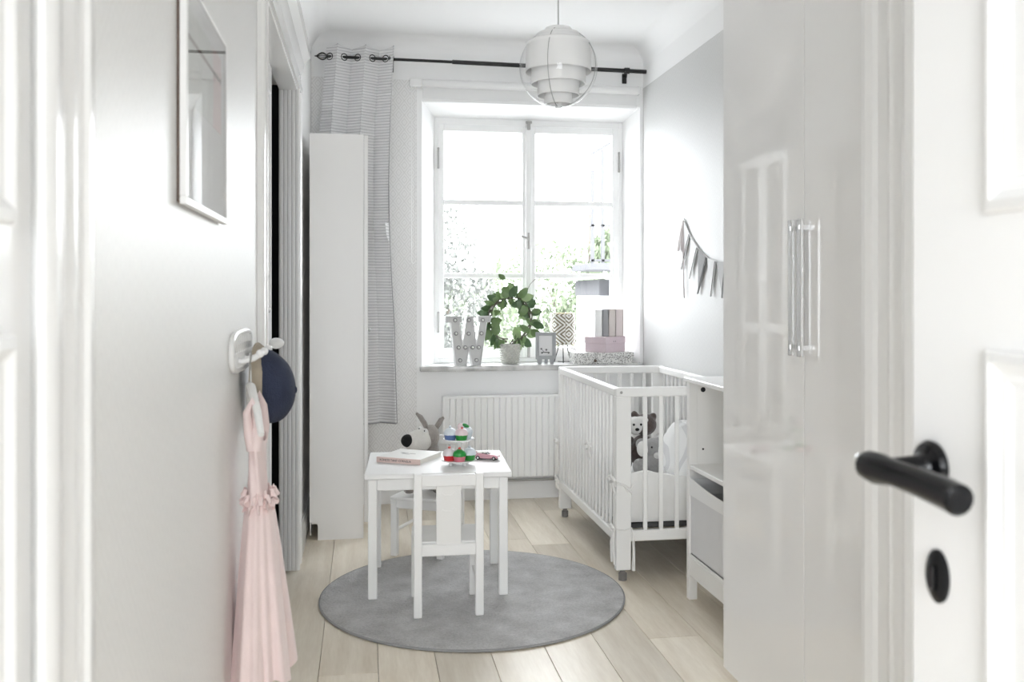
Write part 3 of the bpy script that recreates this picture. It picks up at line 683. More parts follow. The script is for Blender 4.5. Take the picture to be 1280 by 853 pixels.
# ---- cake stand with cupcakes
cs = thing('cake_stand', 'white two tier toy cake stand on the small table', 'cake stand', (.388, 3.80, .512))
cer = mat('white_ceramic', (.84, .84, .84), .15)
for k in range(4):
    a = PI/2*k+.5; G().lathe([(0, 0), (.008, .001), (.0085, .006), (.006, .016), (0, .018)], 12, (.04*math.cos(a), .04*math.sin(a), 0)).build('foot', cer, cs)
G().lathe([(0, .016), (.055, .016), (.072, .020), (.073, .024), (.066, .023), (.0, .021)], 40).build('lower_plate', cer, cs)
G().lathe([(0, .021), (.012, .021), (.009, .04), (.009, .09), (.013, .104), (0, .104)], 20).build('column', cer, cs)
G().lathe([(0, .100), (.048, .101), (.064, .106), (.065, .110), (.058, .109), (0, .106)], 40).build('upper_plate', cer, cs)
def cupcake(label, ang, r, z, cup, ice, top, topcol=None, s=1.12, kind='cherry'):
    c = thing('toy_cupcake', label, 'toy cupcake', (cs.location.x + r*math.cos(ang), cs.location.y + r*math.sin(ang), .512+z), 0, 'toy cupcakes on the two tier stand')
    gl = lambda n, col: mat(n, col, .3)
    G().lathe([(0, 0), (.0185*s, 0), (.0225*s, .020*s), (.0215*s, .0205*s), (0, .0205*s)], 36, mod=lambda a, zz: 1+.03*math.cos(18*a)).build('cup', gl('cup_'+cup[0], cup[1]), c, angle=60)
    G().lathe([(0, .019*s), (.0235*s, .0195*s), (.0245*s, .023*s), (.0235*s, .031*s), (.018*s, .039*s), (.008*s, .0445*s), (0, .0455*s)], 36, mod=lambda a, zz: 1+(.05*math.cos(9*a) if zz < .026*s else .0)).build('icing', gl('icing_'+ice[0], ice[1]), c, angle=60)
    if kind == 'tall':
        G().ball((-.005, 0, .056), (.012, .012, .015), n=14).build('topping', gl('icing_'+ice[0], ice[1]), c)
        G().ball((.002, -.012, .052), (.006, .005, .004), n=10).build('cherry', gl('red_cherry', (.62, .05, .06)), c)
    elif kind == 'leafy':
        G().ball((-.002, -.006, .054), (.017, .012, .008), rot=(0, .5, .3), n=14).build('topping', gl('green_icing', (.02, .27, .05)), c)
    else:
        G().ball((0, 0, .0475*s), .0055*s, n=12).build('cherry', gl('ball_'+topcol[0], topcol[1]), c)
BLUE, LBLUE, GRN, PINK, RED, PW = ('blue', (.10, .17, .38)), ('pale_blue', (.70, .76, .81)), ('green', (.03, .30, .05)), ('pink', (.72, .22, .28)), ('red', (.62, .03, .04)), ('pinkish_white', (.80, .74, .76))
RC = ('red_top', (.70, .14, .12))
cupcake('toy cupcake with red cup and pinkish white icing on the lower tier', math.radians(200), .043, .022, RED, PW, 1, RC)
cupcake('toy cupcake with pink cup and bright green icing on the lower tier', math.radians(268), .043, .022, PINK, ('bright_green', (.02, .30, .05)), 1, RC)
cupcake('toy cupcake with green cup and pale blue icing on the lower tier', math.radians(345), .045, .022, GRN, LBLUE, 1, LBLUE)
cupcake('toy cupcake with dark blue cup and pale blue icing on the upper tier', math.radians(205), .041, .107, BLUE, LBLUE, 1, LBLUE)
cupcake('toy cupcake with green cup and pale pink swirled icing on the upper tier', math.radians(285), .030, .107, GRN, ('pale_pink', (.80, .66, .68)), 1, RC, kind='tall')
cupcake('pale blue toy cupcake topped with a green leaf on the upper tier', math.radians(25), .036, .107, LBLUE, LBLUE, 1, LBLUE, kind='leafy')

# ---- toy car
car = thing('toy_car', 'pink convertible toy car with chrome bumper on the small table', 'toy car', (.522, 3.905, .512), math.radians(-28))
cpk = mat('pink_car_paint', (.72, .40, .46), .2); cwh = mat('white_vinyl', (.82, .80, .76), .4)
prof = [(-.058, .012), (-.056, .024), (-.046, .0275), (-.030, .0265), (.006, .0250), (.030, .0245), (.046, .0225), (.053, .017), (.053, .009), (.043, .007), (.041, .012), (.035, .015), (.029, .012), (.027, .007), (-.029, .006), (-.031, .012), (-.037, .015), (-.043, .012), (-.045, .007), (-.056, .008)]
G().prism(prof, -.019, .019, 'y', bev=.0025).build('body', cpk, car)
for s in (-1, 1): G().prism([(-.060, .018), (-.062, .031), (-.04, .0285), (-.01, .026), (-.03, .02)], s*.015-.002, s*.015+.002, 'y', bev=.001).build('tail_fin', cpk, car)
bx('cockpit', mat('dark_interior', (.05, .03, .03), .6), car, -.026, .008, -.013, .013, .024, .0275, bev=.001)
for x in (-.012, -.026): bx('seat', cwh, car, x-.003, x+.003, -.012, .012, .024, .034, bev=.002)
G().ball((-.036, 0, .029), (.013, .016, .006), n=14).build('folded_top', cwh, car)
g = G().tube([(.008, -.014, .025), (.002, -.013, .037), (.002, .013, .037), (.008, .014, .025)], .0012, 6); ws = g.build('windscreen_frame', CHROME, car)
G().grid(lambda u, v: (.008-.006*v, -.013+.026*u, .026+.011*v), 1, 1).build('windscreen', GLASS, ws)
G().tube([(.004, .006, .027), (-.004, .006, .033)], .001, 5).build('steering_column', BLACK, car)
for x0 in (.055, -.060):
    G().tube([(x0, -.019, .011), (x0+(.003 if x0 > 0 else -.003), 0, .011), (x0, .019, .011)], .003, 8).build('bumper', CHROME, car)
for s in (-1, 1): G().ball((.053, s*.013, .0185), (.003, .004, .004), n=10).build('headlamp', CHROME, car)
for x in (.035, -.037):
    for s in (-1, 1):
        wh = G().tube([(x, s*.0145, .0085), (x, s*.0195, .0085)], .0085, 18).build('wheel', mat('black_rubber', (.015, .015, .015), .7), car)
        G().tube([(x, s*.0193, .0085), (x, s*.0203, .0085)], .0045, 14).build('hubcap', CHROME, wh)
bx('chassis', BLACK, car, -.05, .048, -.0165, .0165, .004, .010)

# ---- plush helper: union of ellipsoids remeshed into one skin
def plush(name, balls, m, parent, voxel=.006, smooth=6):
    g = G()
    for b in balls: g.ball(*b)
    o = g.build(name, m, parent, angle=180)
    r = o.modifiers.new('remesh', 'REMESH'); r.mode = 'VOXEL'; r.voxel_size = voxel; r.use_smooth_shade = True
    s = o.modifiers.new('smooth', 'SMOOTH'); s.iterations = smooth; s.factor = .6
    return o
def fur(name, col, var=.2, sc=90): return mat(name, col, .95, var=var, vscale=sc, bump=.6, bscale=260, sheen=.3)
gfur = fur('grey_plush', (.33, .30, .275)); wfur = fur('cream_plush', (.76, .735, .69), .06); bfur = mat('black_plush', (.006, .006, .006), .9)
dg = thing('plush_dog', 'grey plush dog with big cream muzzle and black nose sitting on the chair', 'soft toy', (.292, 4.362, .294))
DG = math.radians(0)
body = plush('body', [((.03, .03, .075), (.065, .06, .085)), ((.022, .012, .17), (.04, .045, .06)), ((.02, -.005, .255), (.042, .055, .055)),
                      ((-.05, -.06, .022), (.032, .024, .022)), ((-.085, -.085, .022), (.03, .026, .020)), ((.05, -.06, .022), (.028, .03, .022)), ((.045, -.088, .024), (.026, .026, .024)),
                      ((-.03, -.015, .12), (.025, .02, .05)), ((.07, -.015, .12), (.025, .02, .05))], gfur, dg)
mz = plush('muzzle', [((-.036, -.035, .238), (.060, .056, .055)), ((-.068, -.048, .236), (.040, .047, .047)), ((-.012, -.025, .268), (.028, .042, .03))], wfur, dg)
G().ball((-.092, -.066, .245), (.031, .033, .030), n=20).build('nose', bfur, mz)
for (x, y) in ((-.010, -.062), (-.030, .012)):
    ey = G().ball((x, y, .288), (.010, .008, .011), n=12).build('eye', mat('white_felt', (.8, .8, .78), .8), dg)
    G().ball((x-.004, y-.006, .289), .0035, n=10).build('pupil', bfur, ey)
for pts in ([(.0, -.015, .295), (-.012, -.02, .32), (-.030, -.02, .348), (-.045, -.018, .362)], [(.042, .01, .285), (.055, .01, .305), (.070, .008, .330), (.078, .006, .336)]):
    er = G().tube(pts, [.012, .013, .012, .007], 12).ball(pts[-1], .008, n=10).build('ear', gfur, dg, angle=180)

# ================================================================== CRIB
cr = thing('crib', 'white slatted wooden baby crib standing under the window', 'crib', (1.057, 3.785, 0))
CW, CL, CH = .595, 1.175, .822
CRM = LACQ2
pw, pd = .066, .034
for x in (0, CW-pw):
    for y in (0, CL-pd):
        p = bx('corner_post', CRM, cr, x, x+pw, y, y+pd, .045, CH-.038, bev=.003)
        G().lathe([(0, 0), (.018, 0), (.018, .03), (.012, .034), (.012, .05), (0, .05)], 18, (x+pw/2, y+pd/2, 0)).build('foot', mat('smoked_plastic', (.18, .17, .165), .3), p)
for x in (0, CW-.03): bx('side_top_rail', CRM, cr, x-.001, x+.031, 0.03, CL-.03, CH-.040, CH-.004, bev=.005); bx('side_bottom_rail', CRM, cr, x+.001, x+.029, pd-.001, CL-pd+.001, .158, .200, bev=.004)
for y in (0, CL-.03):
    bx('end_top_rail', CRM, cr, -.001, CW+.001, y-.001, y+.031, CH-.040, CH, bev=.005); bx('end_bottom_rail', CRM, cr, pw-.001, CW-pw+.001, y+.003, y+.027, .166, .212, bev=.003)
slat_s = G().box(-.006, .006, -.010, .010, .198, CH-.038, bev=.003).mesh(); slat_e = G().box(-.009, .009, -.006, .006, .210, CH-.038, bev=.003).mesh()
nS = 17
for k in range(nS):
    y = pd + (CL-2*pd)*(k+.75)/(nS+.5)
    for x in (.015, CW-.015): place('slat', slat_s, CRM, cr, (x, y, 0))
for k in range(7):
    x = .132 + .0705*k
    if x < CW-pw-.01:
        for y in (.015, CL-.015): place('slat', slat_e, CRM, cr, (x, y, 0))
for x in (.022, CW-.022): G().tube([(x, -.003, CH-.020), (x, .002, CH-.020)], .006, 12).build('bolt', STEEL, cr)
bx('slatted_base', mat('base_shade_dark', (.05, .05, .05), .8), cr, .032, CW-.032, .035, CL-.035, .215, .232)  # base coloured dark to paint the shaded gap under the mattress
mtm = mat('white_cotton', (.82, .815, .81), .9, bump=.12, bscale=25)
mt = thing('mattress', 'white fabric mattress lying in the crib', 'mattress', (1.057, 3.785, 0))
bx('mattress_core', mtm, mt, .062, CW-.062, .075, CL-.07, .234, .335, bev=.02)
# bumper
bu = thing('crib_bumper', 'quilted pale grey crib bumper tied to the crib slats', 'crib bumper', (1.057, 3.785, 0))
bum = mat('pale_quilted_cotton', (.76, .755, .74), .9, bump=.25, bscale=30)
def bump_end(u, v):
    x = .052 + u*(CW-.104); z = .236 + .205*v + .012*math.sin(u*9)*v
    return (x, .052 - .012*abs(math.sin(u*PI*5))*math.sin(v*PI)**.5 - .004*math.sin(v*12+u*3), z)
G().grid(bump_end, 40, 12, .02).build('end_panel', bum, bu, angle=80)
def bump_side(x0, d):
    def f(u, v):
        y = .06 + u*(CL-.12); z = .236 + (.225 + .03*math.sin(u*11+1) + .03*(1-u))*v
        return (x0 + d*(.008*abs(math.sin(u*PI*9))*math.sin(v*PI)**.5), y, z)
    return f
G().grid(bump_side(.044, -1), 70, 10, .014).build('side_panel', bum, bu, angle=80)
G().grid(bump_side(CW-.044, 1), 70, 10, .014).build('side_panel', bum, bu, angle=80)
tie_m = mat('white_cotton_tape', (.83, .82, .80), .9)
def tie(x, y, z, s=1.0, tails=.07):
    g = G()
    for q in (-1, 1):
        g.tube([(x-.006, y, z), (x-.016, y+q*.02*s, z+.016*s), (x-.016, y+q*.042*s, z+.006*s), (x-.012, y+q*.034*s, z-.010*s), (x-.006, y, z)], .0065, 6)
        g.tube([(x-.006, y, z), (x-.014, y+q*.014, z-tails*.4), (x-.010, y+q*.024, z-tails)], [.006, .006, .005], 6)
    g.ball((x-.007, y, z), .007, n=8); g.build('tie', tie_m, bu)
tie(0, .43, .50, 1.25, .05); tie(0, .012, .425, 1.2, .05); tie(0, 1.15, .205, 1.0, .05); tie(0, 1.16, .41, .8, .18); tie(0, .014, .225, .7, .15)
g = G().tube([(.0, -.006, .42), (.03, -.009, .41), (.06, -.009, .392), (.07, -.006, .41)], .005, 6).tube([(.03, -.009, .41), (.05, -.011, .38)], .004, 6).tube([(.045, -.008, .4), (.068, -.01, .372)], .004, 6); g.build('tie', tie_m, bu)
G().tube([(.0, -.004, .222), (.035, -.006, .216), (.066, -.004, .225), (.074, -.004, .2), (.076, -.006, .12), (.074, -.006, .045)], [.003, .003, .004, .005, .006, .008], 6).build('tie', tie_m, bu)
# teddy, second plush, pillow
brown = fur('brown_plush', (.085, .062, .055), .5, 60); greyp = fur('mid_grey_plush', (.36, .355, .35)); whitep = fur('white_plush', (.78, .77, .75), .05)
td = thing('teddy_bear', 'plush bear with white face and dark brown head in the crib', 'soft toy', (1.365, 4.47, .338))
plush('head', [((.03, 0, .225), (.062, .058, .055)), ((.075, .0, .265), (.02, .015, .02)), ((-.02, .01, .275), (.02, .015, .02))], brown, td)
plush('face', [((-.028, -.026, .225), (.040, .045, .046)), ((.0, -.04, .252), (.04, .024, .022))], whitep, td)
for x in (-.045, -.008): G().ball((x, -.066, .235), .006, n=10).build('eye', bfur, td)
G().ball((-.03, -.074, .212), (.011, .007, .008), n=10).build('nose', bfur, td)
plush('body', [((.02, .0, .09), (.07, .06, .085)), ((-.06, -.02, .13), (.035, .03, .04)), ((-.085, -.05, .045), (.034, .05, .036)), ((-.075, -.045, .155), (.04, .03, .026)), ((.09, -.03, .05), (.035, .05, .035))], brown, td)
pg = thing('plush_koala', 'mid grey plush toy with white button nose beside the bear in the crib', 'soft toy', (1.372, 4.335, .338))
plush('body', [((.02, 0, .055), (.055, .045, .055)), ((-.05, -.02, .045), (.035, .035, .04)), ((.02, -.005, .135), (.05, .042, .045)), ((-.035, 0, .15), (.03, .02, .03)), ((.06, 0, .155), (.03, .02, .03))], greyp, pg)
G().ball((.03, -.045, .10), .016, n=14).build('nose', whitep, pg)
for x in (.005, .045): G().ball((x, -.042, .14), .005, n=8).build('eye', bfur, pg)
plush('white_bib', [((-.035, -.02, .13), (.03, .025, .04))], whitep, pg)
pi = thing('pillow', 'puffy white pillow propped up at the end of the crib', 'pillow', (1.487, 4.16, .350))
def duvet_mat():
    m = bpy.data.materials.new('white_printed_cotton'); m.use_nodes = True; n = NB(m)
    wv = n.N.new('ShaderNodeTexWave'); wv.inputs['Scale'].default_value = 4; wv.inputs['Distortion'].default_value = 9; wv.inputs['Detail'].default_value = 1
    t = n.N.new('ShaderNodeTexCoord'); n.L.new(t.outputs['Object'], wv.inputs['Vector'])
    n.color(n.mix(n.math('GREATER_THAN', wv.outputs['Fac'], .78), (.86, .86, .86), (.70, .70, .71))); n.b.inputs['Roughness'].default_value = .9
    n.bump(n.noise(7, 3), .35, .03); return m
g = G()
def pf_(u, v):
    a = u*2*PI; e = (v-.5)*PI; ce = math.copysign(abs(math.cos(e))**.75, math.cos(e)); se = math.copysign(abs(math.sin(e))**.85, math.sin(e))
    r = 1 + .035*math.sin(3*a+4*e) + .02*math.sin(7*a-3*e)
    return (.122*ce*math.cos(a)*r*(1-.22*max(0, se)), .080*ce*math.sin(a)*r, .135 + .135*se*r)
g.grid(pf_, 44, 24)
bmesh.ops.remove_doubles(g.bm, verts=g.bm.verts, dist=.0005); bmesh.ops.recalc_face_normals(g.bm, faces=g.bm.faces)
g.build('pillow_case', duvet_mat(), pi, rot=(math.radians(-12), math.radians(8), 0), angle=180)

# ================================================================== SHELF UNIT AND BIN (right)
cb = thing('shelf_unit', 'low white open shelf unit between the crib and the wardrobe', 'shelf', (1.28, 2.83, 0))
D2, L2, H2 = .375, .705, .888
for y in (0, L2-.02):
    bx('side_panel', CRM, cb, .012, D2, y, y+.02, .10, H2-.018); bx('front_post', CRM, cb, 0, .035, y-.004 if y else 0, y+.024 if y else .024, .0, H2-.018, bev=.002); bx('rear_foot', CRM, cb, D2-.04, D2, y, y+.02, 0, .11)
bx('top', LACQ, cb, -.012, D2, -.006, L2+.008, H2-.018, H2, bev=.003); bx('shelf', CRM, cb, .004, D2-.008, .02, L2-.02, .522, .540); bx('bottom_shelf', CRM, cb, .004, D2-.008, .02, L2-.02, .170, .184)
bx('bottom_rail', CRM, cb, .002, .02, .02, L2-.02, .098, .172); bx('back_board', CRM, cb, D2-.008, D2, .0, L2, .1, H2-.018)
for z, r in ((.838, .010), (.600, .004)): G().tube([(.06, L2-.0205, z), (.06, L2-.022, z)], r, 16).build('hole', DARK, cb)
bn = thing('storage_bin', 'pale fabric storage bin under the shelf of the white shelf unit', 'storage bin', (1.28, 2.83, .185))
bnm = mat('pale_grey_fabric', (.70, .70, .71), .9, bump=.1, bscale=300); bnb = mat('white_bin_band', (.82, .82, .82), .8)
g = G()
g.box(.008, .012, .03, L2-.026, 0, .245).box(.33, .334, .03, L2-.026, 0, .26).box(.012, .33, .03, .034, 0, .26).box(.012, .33, L2-.03, L2-.026, 0, .26).box(.008, .334, .03, L2-.026, 0, .004); g.build('bin_body', bnm, bn)
def band(u, v): return (.006, .03 + u*(L2-.056), .235 + (.07 - .022*math.sin(PI*u))*v)
G().grid(band, 24, 2, .004).build('top_band', bnb, bn)
for (y0, y1) in ((.03, .034), (L2-.03, L2-.026)): bx('band_side', bnb, bn, .01, .332, y0-.001, y1+.001, .235, .30)
bx('inner_shade_fill', DARK, bn, .013, .329, .035, L2-.031, .02, .20)  # solid near-black block painting the shade inside the bin
sp = thing('socket_plate', 'small cream plate with two white dots behind the shelf unit top', 'socket', (XR, 3.17, .885))
bx('plate', mat('cream_plastic', (.72, .70, .64), .5), sp, -.012, 0, -.03, .05, .02, .13, bev=.004)
for z in (.05, .10): G().ball((-.012, .03, z), (.003, .007, .007), n=10).build('dot', GLOSS, sp)

# ================================================================== BUNTING
bt = thing('bunting', 'grey and white pennant bunting strung on the right wall', 'bunting', (XR, 0, 0))
strp = [(-.006, 4.669, 1.623), (-.006, 4.62, 1.57), (-.006, 4.56, 1.518), (-.006, 4.445, 1.447), (-.006, 4.324, 1.397), (-.006, 4.20, 1.376), (-.006, 4.02, 1.37), (-.006, 3.8, 1.39)]
G().tube(strp, .003, 6).build('string', mat('pale_string', (.62, .62, .62), .8), bt)
fl = [mat('grey_striped_felt', (.5, .5, .5), .9, var=.1, vscale=50), mat('light_grey_felt', (.78, .78, .78), .9), mat('dark_grey_felt', (.30, .30, .30), .9, var=.15, vscale=60)]
edge = mat('dark_piping', (.22, .22, .22), .8)
def on_string(y):
    for a, b in zip(strp, strp[1:]):
        if a[1] >= y >= b[1]: t = (a[1]-y)/(a[1]-b[1]); return a[2]+(b[2]-a[2])*t
for (ya, yb, dy, dz, mi) in ((4.655, 4.575, .085, -.20, 1), (4.56, 4.46, .06, -.175, 1), (4.45, 4.335, .065, -.20, 2), (4.325, 4.215, .0, -.19, 1), (4.205, 4.09, -.02, -.19, 0)):
    za, zb = on_string(ya), on_string(yb); tip = ((ya+yb)/2+dy*.9, min(za, zb)+dz+.02)
    poly = [(ya, za), (yb, zb), tip]
    pn = G().prism(poly, -.010, -.007, 'x').build('pennant', fl[mi], bt)
    G().tube([(-.014, yb, zb), (-.014, (yb+tip[0])/2, (zb+tip[1])/2), (-.014, *tip)], .0022, 5).build('piping', edge, pn)
rbm = mat('grey_ribbon', (.62, .58, .58), .7)
G().tube([(-.008, 4.669, 1.61), (-.012, 4.70, 1.56), (-.012, 4.735, 1.49), (-.012, 4.75, 1.45), (-.012, 4.73, 1.455), (-.012, 4.69, 1.53), (-.008, 4.669, 1.61)], .0035, 6).tube([(-.008, 4.668, 1.61), (-.016, 4.672, 1.53), (-.014, 4.682, 1.46), (-.013, 4.672, 1.445)], .006, 6).build('bow', rbm, bt)
G().tube([(-.010, 4.666, 1.61), (-.014, 4.655, 1.40), (-.012, 4.655, 1.25), (-.012, 4.645, 1.20)], .004, 6).build('ribbon_tail', rbm, bt)

# ================================================================== SILL OBJECTS
SZ = .800
# letter W
s_ = .000667
outl = [(60, 385), (200, 385), (200, 435), (183, 437), (212, 640), (247, 385), (305, 385), (335, 640), (365, 437), (350, 435), (350, 385), (460, 385), (460, 435), (430, 440), (372, 820), (300, 820), (268, 660), (245, 820), (150, 820), (105, 440), (60, 435)]
poly = [((x-260)*s_, (820-y)*s_) for x, y in outl]
W = thing('marquee_letter', 'white metal marquee letter W with small bulbs on the window sill', 'letter', (.605, 5.425, SZ), math.radians(4))
wm = mat('white_tin', (.62, .62, .615), .4, var=.05, vscale=30)
G().prism(poly, -.012, .035, 'y').build('letter_back', wm, W)
n = len(poly); g = G()
cen = [Vector(p) for p in poly]
for i in range(n):
    a, b = cen[i], cen[(i+1) % n]; d = (b-a); L_ = d.length; an = math.atan2(d.y, d.x)
    M_ = Matrix.Translation((a.x, 0, a.y)) @ Matrix.Rotation(-an, 4, 'Y')
    g.box(-.0008, L_+.0008, -.028, -.010, -.0012, .0012, M=M_)
g.build('rim', mat('white_tin_rim', (.80, .80, .795), .4), W)
for (x, y) in ((145, 420), (268, 420), (395, 420), (153, 538), (265, 540), (382, 538), (176, 662), (236, 662), (302, 662), (357, 662), (190, 776), (336, 776)):
    p = ((x-260)*s_, (820-y)*s_)
    so = G().tube([(p[0], -.013, p[1]), (p[0], -.020, p[1])], .0125, 16).build('bulb_socket', mat('grey_socket', (.26, .26, .26), .4), W)
    G().ball((p[0], -.022, p[1]), .0075, n=12).build('bulb', mat('frosted_bulb', (.80, .80, .78), .2), so)
# plant
pt = thing('potted_plant', 'green leafy vine trained round a hoop in a studded grey pot', 'plant', (.872, 5.495, SZ))
potm = mat('grey_green_glaze', (.52, .52, .48), .25, var=.2, vscale=30)
pot = G().lathe([(0, 0), (.043, 0), (.047, .006), (.058, .07), (.061, .118), (.059, .122), (.055, .118), (.052, .09), (0, .085)], 36).build('pot', potm, pt)
stud = G().lathe([(.0075, -.003), (.0065, .002), (.003, .007), (0, .008)], 8).mesh()
for j in range(8):
    for k in range(16):
        a = 2*PI*(k+.5*(j % 2))/16; z = .012+j*.0138; r = .0475+.0125*min(1, z/.10)
        place('stud', stud, potm, pot, (r*math.cos(a), r*math.sin(a), z), (0, PI/2, a))
G().lathe([(0, .10), (.054, .10), (.054, .09)], 20).build('soil', mat('soil', (.05, .04, .03), .95), pt)
stemm = mat('woody_vine', (.10, .085, .07), .8); hc = Vector((.0, 0, .268)); HR = .128
def ring(t, r=HR, w=0): return Vector((r*math.cos(t), .012*math.sin(3*t+w), .268 + r*1.02*math.sin(t)))
for w_, dr2 in ((0, 0), (2, .006), (4, -.006)):
    G().tube([(.02*(w_-2)/2, 0, .09)] + [ring(-PI/2+.12+2*PI*.96*k/50, HR+dr2+.004*math.sin(k*.9+w_), w_) for k in range(51)], .0042, 6).build('vine_stem', stemm, pt)
def leaf_mesh(col_i):
    g = G()
    def f(u, v):
        L = .062*u; wd = .021*math.sin(PI*u**.85)**.75*(1-.12*u); t = (v-.5)*2
        return (L, t*wd, .010*math.sin(PI*u)*(1-.5*t*t)-.006*u + .004*abs(t))
    g.grid(f, 8, 4, .0008); g.tube([(-.014, 0, -.003), (0, 0, 0), (.03, 0, .007)], .0012, 5)
    return g.mesh(angle=80)
lmats = [mat('leaf_dark_green', (.06, .115, .045), .35, var=.25, vscale=20), mat('leaf_mid_green', (.125, .205, .075), .35, var=.25, vscale=20), mat('leaf_pale_green', (.27, .38, .18), .4, var=.2, vscale=20)]
lms = []
for i in range(3): me = leaf_mesh(i); me.materials.append(lmats[i]); lms.append(me)
random.seed(21)
for k in range(84):
    t = -PI/2 + .25 + (2*PI-.5)*((k+random.random()*.8)/84)
    if random.random() < .18: t = random.choice((PI/2+random.uniform(-.7, .7), -PI/2+random.choice((-1, 1))*random.uniform(.35, .8)))
    p = ring(t, HR + random.uniform(-.008, .012)); p.y += random.uniform(-.02, .015)
    inw = random.random() < .3; d = Vector((math.cos(t), 0, math.sin(t)))*(-1 if inw else 1) + Vector((-math.sin(t), 0, math.cos(t)))*random.uniform(-1, 1)
    an = math.atan2(d.z, d.x)
    Rm_ = Euler((0, -an, 0)).to_matrix() @ Euler((PI/2+random.uniform(-.9, .9), random.uniform(-.4, .4), 0)).to_matrix()
    o = place('leaf', lms[random.choices((0, 1, 2), (5, 4, 1.6))[0]], None, pt); o.location = p; o.rotation_euler = Rm_.to_euler(); s = random.uniform(.9, 1.4); o.scale = (s, s, s)
G().tube([ring(PI/2+.1), (-.03, 0, .44), (-.015, 0, .47), (-.02, 0, .495), (-.035, 0, .51)], .0018, 5).build('vine_stem', stemm, pt)
for (p, an) in (((-.03, 0, .51), 2.5), ((-.015, 0, .485), -.6)):
    o = place('leaf', lms[2 if an < 0 else 1], None, pt); o.location = p; o.rotation_euler = (Euler((0, -an, 0)).to_matrix() @ Euler((PI/2-.3, 0, 0)).to_matrix()).to_euler(); o.scale = (.85,)*3
G().tube([ring(.95), (.10, .03, .42), (.13, .04, .48), (.16, .05, .51), (.19, .05, .52)], .0015, 5).build('tendril', stemm, pt)
# grey photo frame
gf = thing('photo_frame', 'small grey standing photo frame with two feet on the window sill', 'photo frame', (1.078, 5.43, SZ), math.radians(-4))
gm = mat('grey_painted_wood', (.33, .34, .345), .5)
g = G(); fw2 = .061
out = [(-fw2, .186), (-fw2, .045), (-.055, .034), (-.052, .028), (-.046, 0), (-.028, 0), (-.024, .022), (.024, .022), (.028, 0), (.046, 0), (.052, .028), (.055, .034), (fw2, .045), (fw2, .186), (.052, .192), (-.052, .192)]
inn = [(-.041, .050), (-.041, .172), (.041, .172), (.041, .050)]
for (a0, a1, b0, b1) in ((-fw2, -.041, .045, .192), (.041, fw2, .045, .192), (-.042, .042, .172, .192), (-.0605, .0605, .030, .051)): g.box(a0, a1, -.016, .004, b0, b1, bev=.002)
fo = g.build('frame', gm, gf)
for s in (-1, 1): G().prism([(s*.054, .032), (s*.046, 0), (s*.028, 0), (s*.022, .032)], -.016, .004, 'y').build('foot', gm, gf)
bx('photo_paper', mat('photo_paper', (.76, .76, .76), .5), gf, -.042, .042, -.004, -.002, .049, .173, bev=0)
g = G()
ik = mat('charcoal_ink', (.10, .10, .10), .8)
g.box(-.026, .022, -.0055, -.004, .068, .073).ball((-.022, -.005, .068), (.006, .001, .006), n=10).ball((.018, -.005, .068), (.006, .001, .006), n=10).ball((-.026, -.005, .092), (.006, .001, .005), n=10).ball((.004, -.005, .086), (.006, .001, .006), n=10).tube([(-.024, -.005, .088), (-.01, -.005, .074)], .0015, 5)
g.build('animal_drawing', ik, gf)
G().box(-.041, .041, -.009, -.008, .05, .172).build('glazing', GLASS, gf)
G().prism([(.0, .14), (.055, 0), (.058, 0), (.004, .15)], .0, .02, 'x').build('easel_strut', gm, gf)
# patterned lamp
lp = thing('table_lamp', 'small lamp with white and gold zigzag cylinder shade on the sill', 'lamp', (1.203, 5.515, SZ))
def zig():
    m = bpy.data.materials.new('gold_diamond_print'); m.use_nodes = True; n = NB(m)
    x, y, z = n.xyz(); an = n.math('ARCTAN2', x, y)
    u = n.math('PINGPONG', n.math('MULTIPLY', n.math('ADD', an, .15), .5), .5); v = n.math('PINGPONG', n.math('DIVIDE', n.math('SUBTRACT', z, .01), .112), .5)
    d = n.math('ADD', u, v); st = n.math('PINGPONG', n.math('MULTIPLY', d, 5.0), .5)
    n.color(n.mix(n.math('LESS_THAN', st, .22), (.80, .79, .76), (.20, .165, .10))); n.b.inputs['Roughness'].default_value = .6
    return m
G().lathe([(.0745, .112), (.0745, .303), (.0725, .303), (.0725, .112), (.0745, .112)], 56).build('shade', zig(), lp, angle=40)
for z in (.112, .303): G().tube([(.0738*math.cos(t), .0738*math.sin(t), z) for t in [2*PI*k/40 for k in range(40)]], .0018, 5, closed=True).build('shade_ring', mat('gold_ring', (.45, .38, .25), .4, .5), lp)
for k in range(3):
    a = 2*PI*k/3+.35; G().tube([(.02*math.cos(a), .02*math.sin(a), .17), (.035*math.cos(a), .035*math.sin(a), .08), (.06*math.cos(a), .06*math.sin(a), .004)], .003, 7).build('leg', BLACK, lp)
G().tube([(0, 0, .15), (0, 0, .2)], .016, 14).tube([(0, 0, .165), (0, 0, .175)], .022, 14).build('socket', BLACK, lp)
G().ball((0, 0, .228), .028, n=16).build('bulb', mat('frosted_bulb', (.80, .80, .78), .2), lp)
G().tube([(0, 0, .15), (.03, -.02, .10), (.065, -.04, .085), (.083, -.05, .06), (.083, -.045, .012), (.05, .03, .004), (-.02, .06, .004)], .0025, 6).build('cord', BLACK, lp)
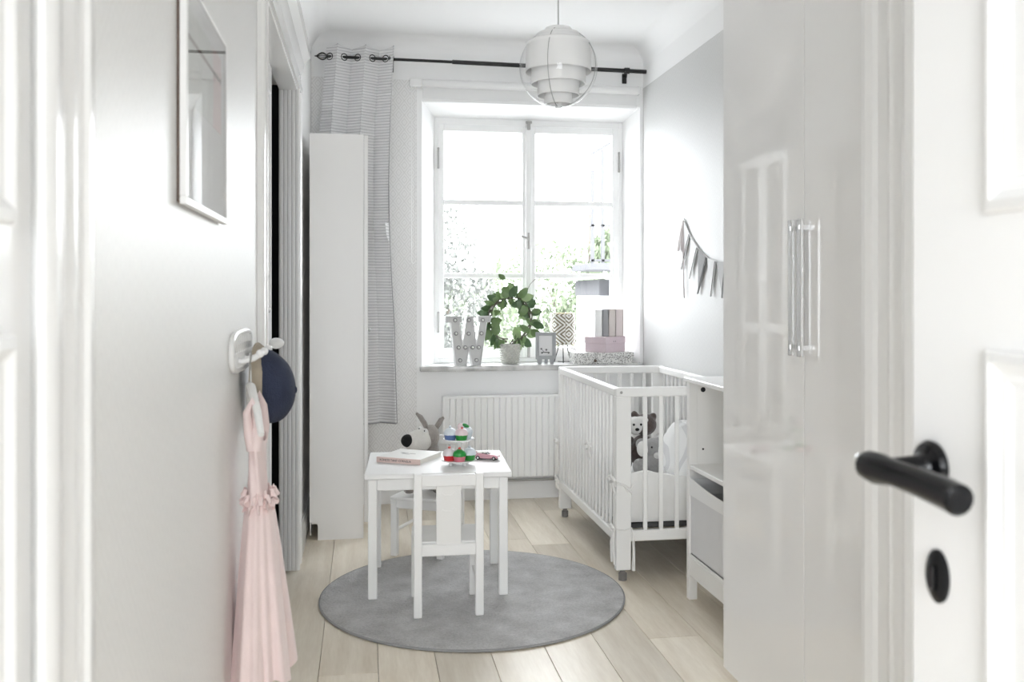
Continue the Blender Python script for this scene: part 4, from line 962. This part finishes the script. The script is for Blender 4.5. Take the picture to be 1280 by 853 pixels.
# boxes
def sprig():
    m = bpy.data.materials.new('black_sprig_print'); m.use_nodes = True; n = NB(m)
    vo = n.N.new('ShaderNodeTexVoronoi'); vo.inputs['Scale'].default_value = 1; t = n.N.new('ShaderNodeTexCoord'); mp = n.N.new('ShaderNodeMapping'); mp.inputs['Scale'].default_value = (230, 230, 120); mp.inputs['Rotation'].default_value = (0, .6, 0)
    n.L.new(t.outputs['Object'], mp.inputs[0]); n.L.new(mp.outputs[0], vo.inputs['Vector'])
    f = n.math('LESS_THAN', vo.outputs['Distance'], .42); f2 = n.math('GREATER_THAN', n.noise(60, 1), .42)
    n.color(n.mix(n.math('MULTIPLY', f, f2), (.74, .735, .72), (.13, .13, .125))); n.b.inputs['Roughness'].default_value = .6
    return m
SPR = sprig()
b1 = thing('gift_box', 'flat white box with black sprig print, bottom of the sill stack', 'box', (1.43, 5.48, SZ), math.radians(-1))
bx('base', SPR, b1, -.180, .180, -.095, .095, 0, .05, bev=.002); bx('lid', SPR, b1, -.184, .184, -.099, .099, .036, .068, bev=.002)
G().tube([(-.055, -.097, .020), (-.055, -.104, .020)], .009, 16).build('clasp', mat('brown_leather', (.12, .08, .06), .6), b1)
bx('label_plate', STEEL, b1, -.065, -.04, -.1005, -.099, .052, .056, bev=0)
pkb = mat('dusty_pink_paper', (.58, .485, .525), .6, var=.06, vscale=120)
b2 = thing('keepsake_box', 'dusty pink box in the middle of the sill stack', 'box', (1.455, 5.475, SZ+.069), math.radians(38))
bx('base', pkb, b2, -.098, .098, -.08, .08, 0, .06, bev=.002); bx('lid', pkb, b2, -.1, .1, -.082, .082, .052, .094, bev=.002)
b2.location = (1.457, 5.472, SZ+.0685)
g = G()
for s in (-1, 1): g.ball((-.012+s*.009, -.0825, .066), (.0035, .001, .004), n=8)
g.build('snap', mat('dark_snap', (.10, .08, .09), .5), b2)
xb = 1.385
for (wd, col, nm, hgt, dp) in ((.045, (.80, .80, .79), 'white', .163, .10), (.040, (.30, .30, .31), 'dark grey', .165, .10), (.044, (.60, .545, .52), 'beige', .166, .10), (.048, (.66, .585, .58), 'pale rose', .164, .10)):
    b = thing('small_book', '%s small book standing upright on top of the pink box' % nm, 'book', (xb, 5.43, SZ+.1635))
    cm = mat('cover_'+nm.replace(' ', '_'), col, .5)
    G().box(0, .0025, 0, dp, 0, hgt).box(wd-.0035, wd-.001, 0, dp, 0, hgt).box(0, wd-.001, 0, .003, 0, hgt, bev=.0008).build('cover', cm, b)
    bx('pages', pages, b, .0025, wd-.0035, .003, dp-.003, .003, hgt-.003, bev=0)
    xb += wd
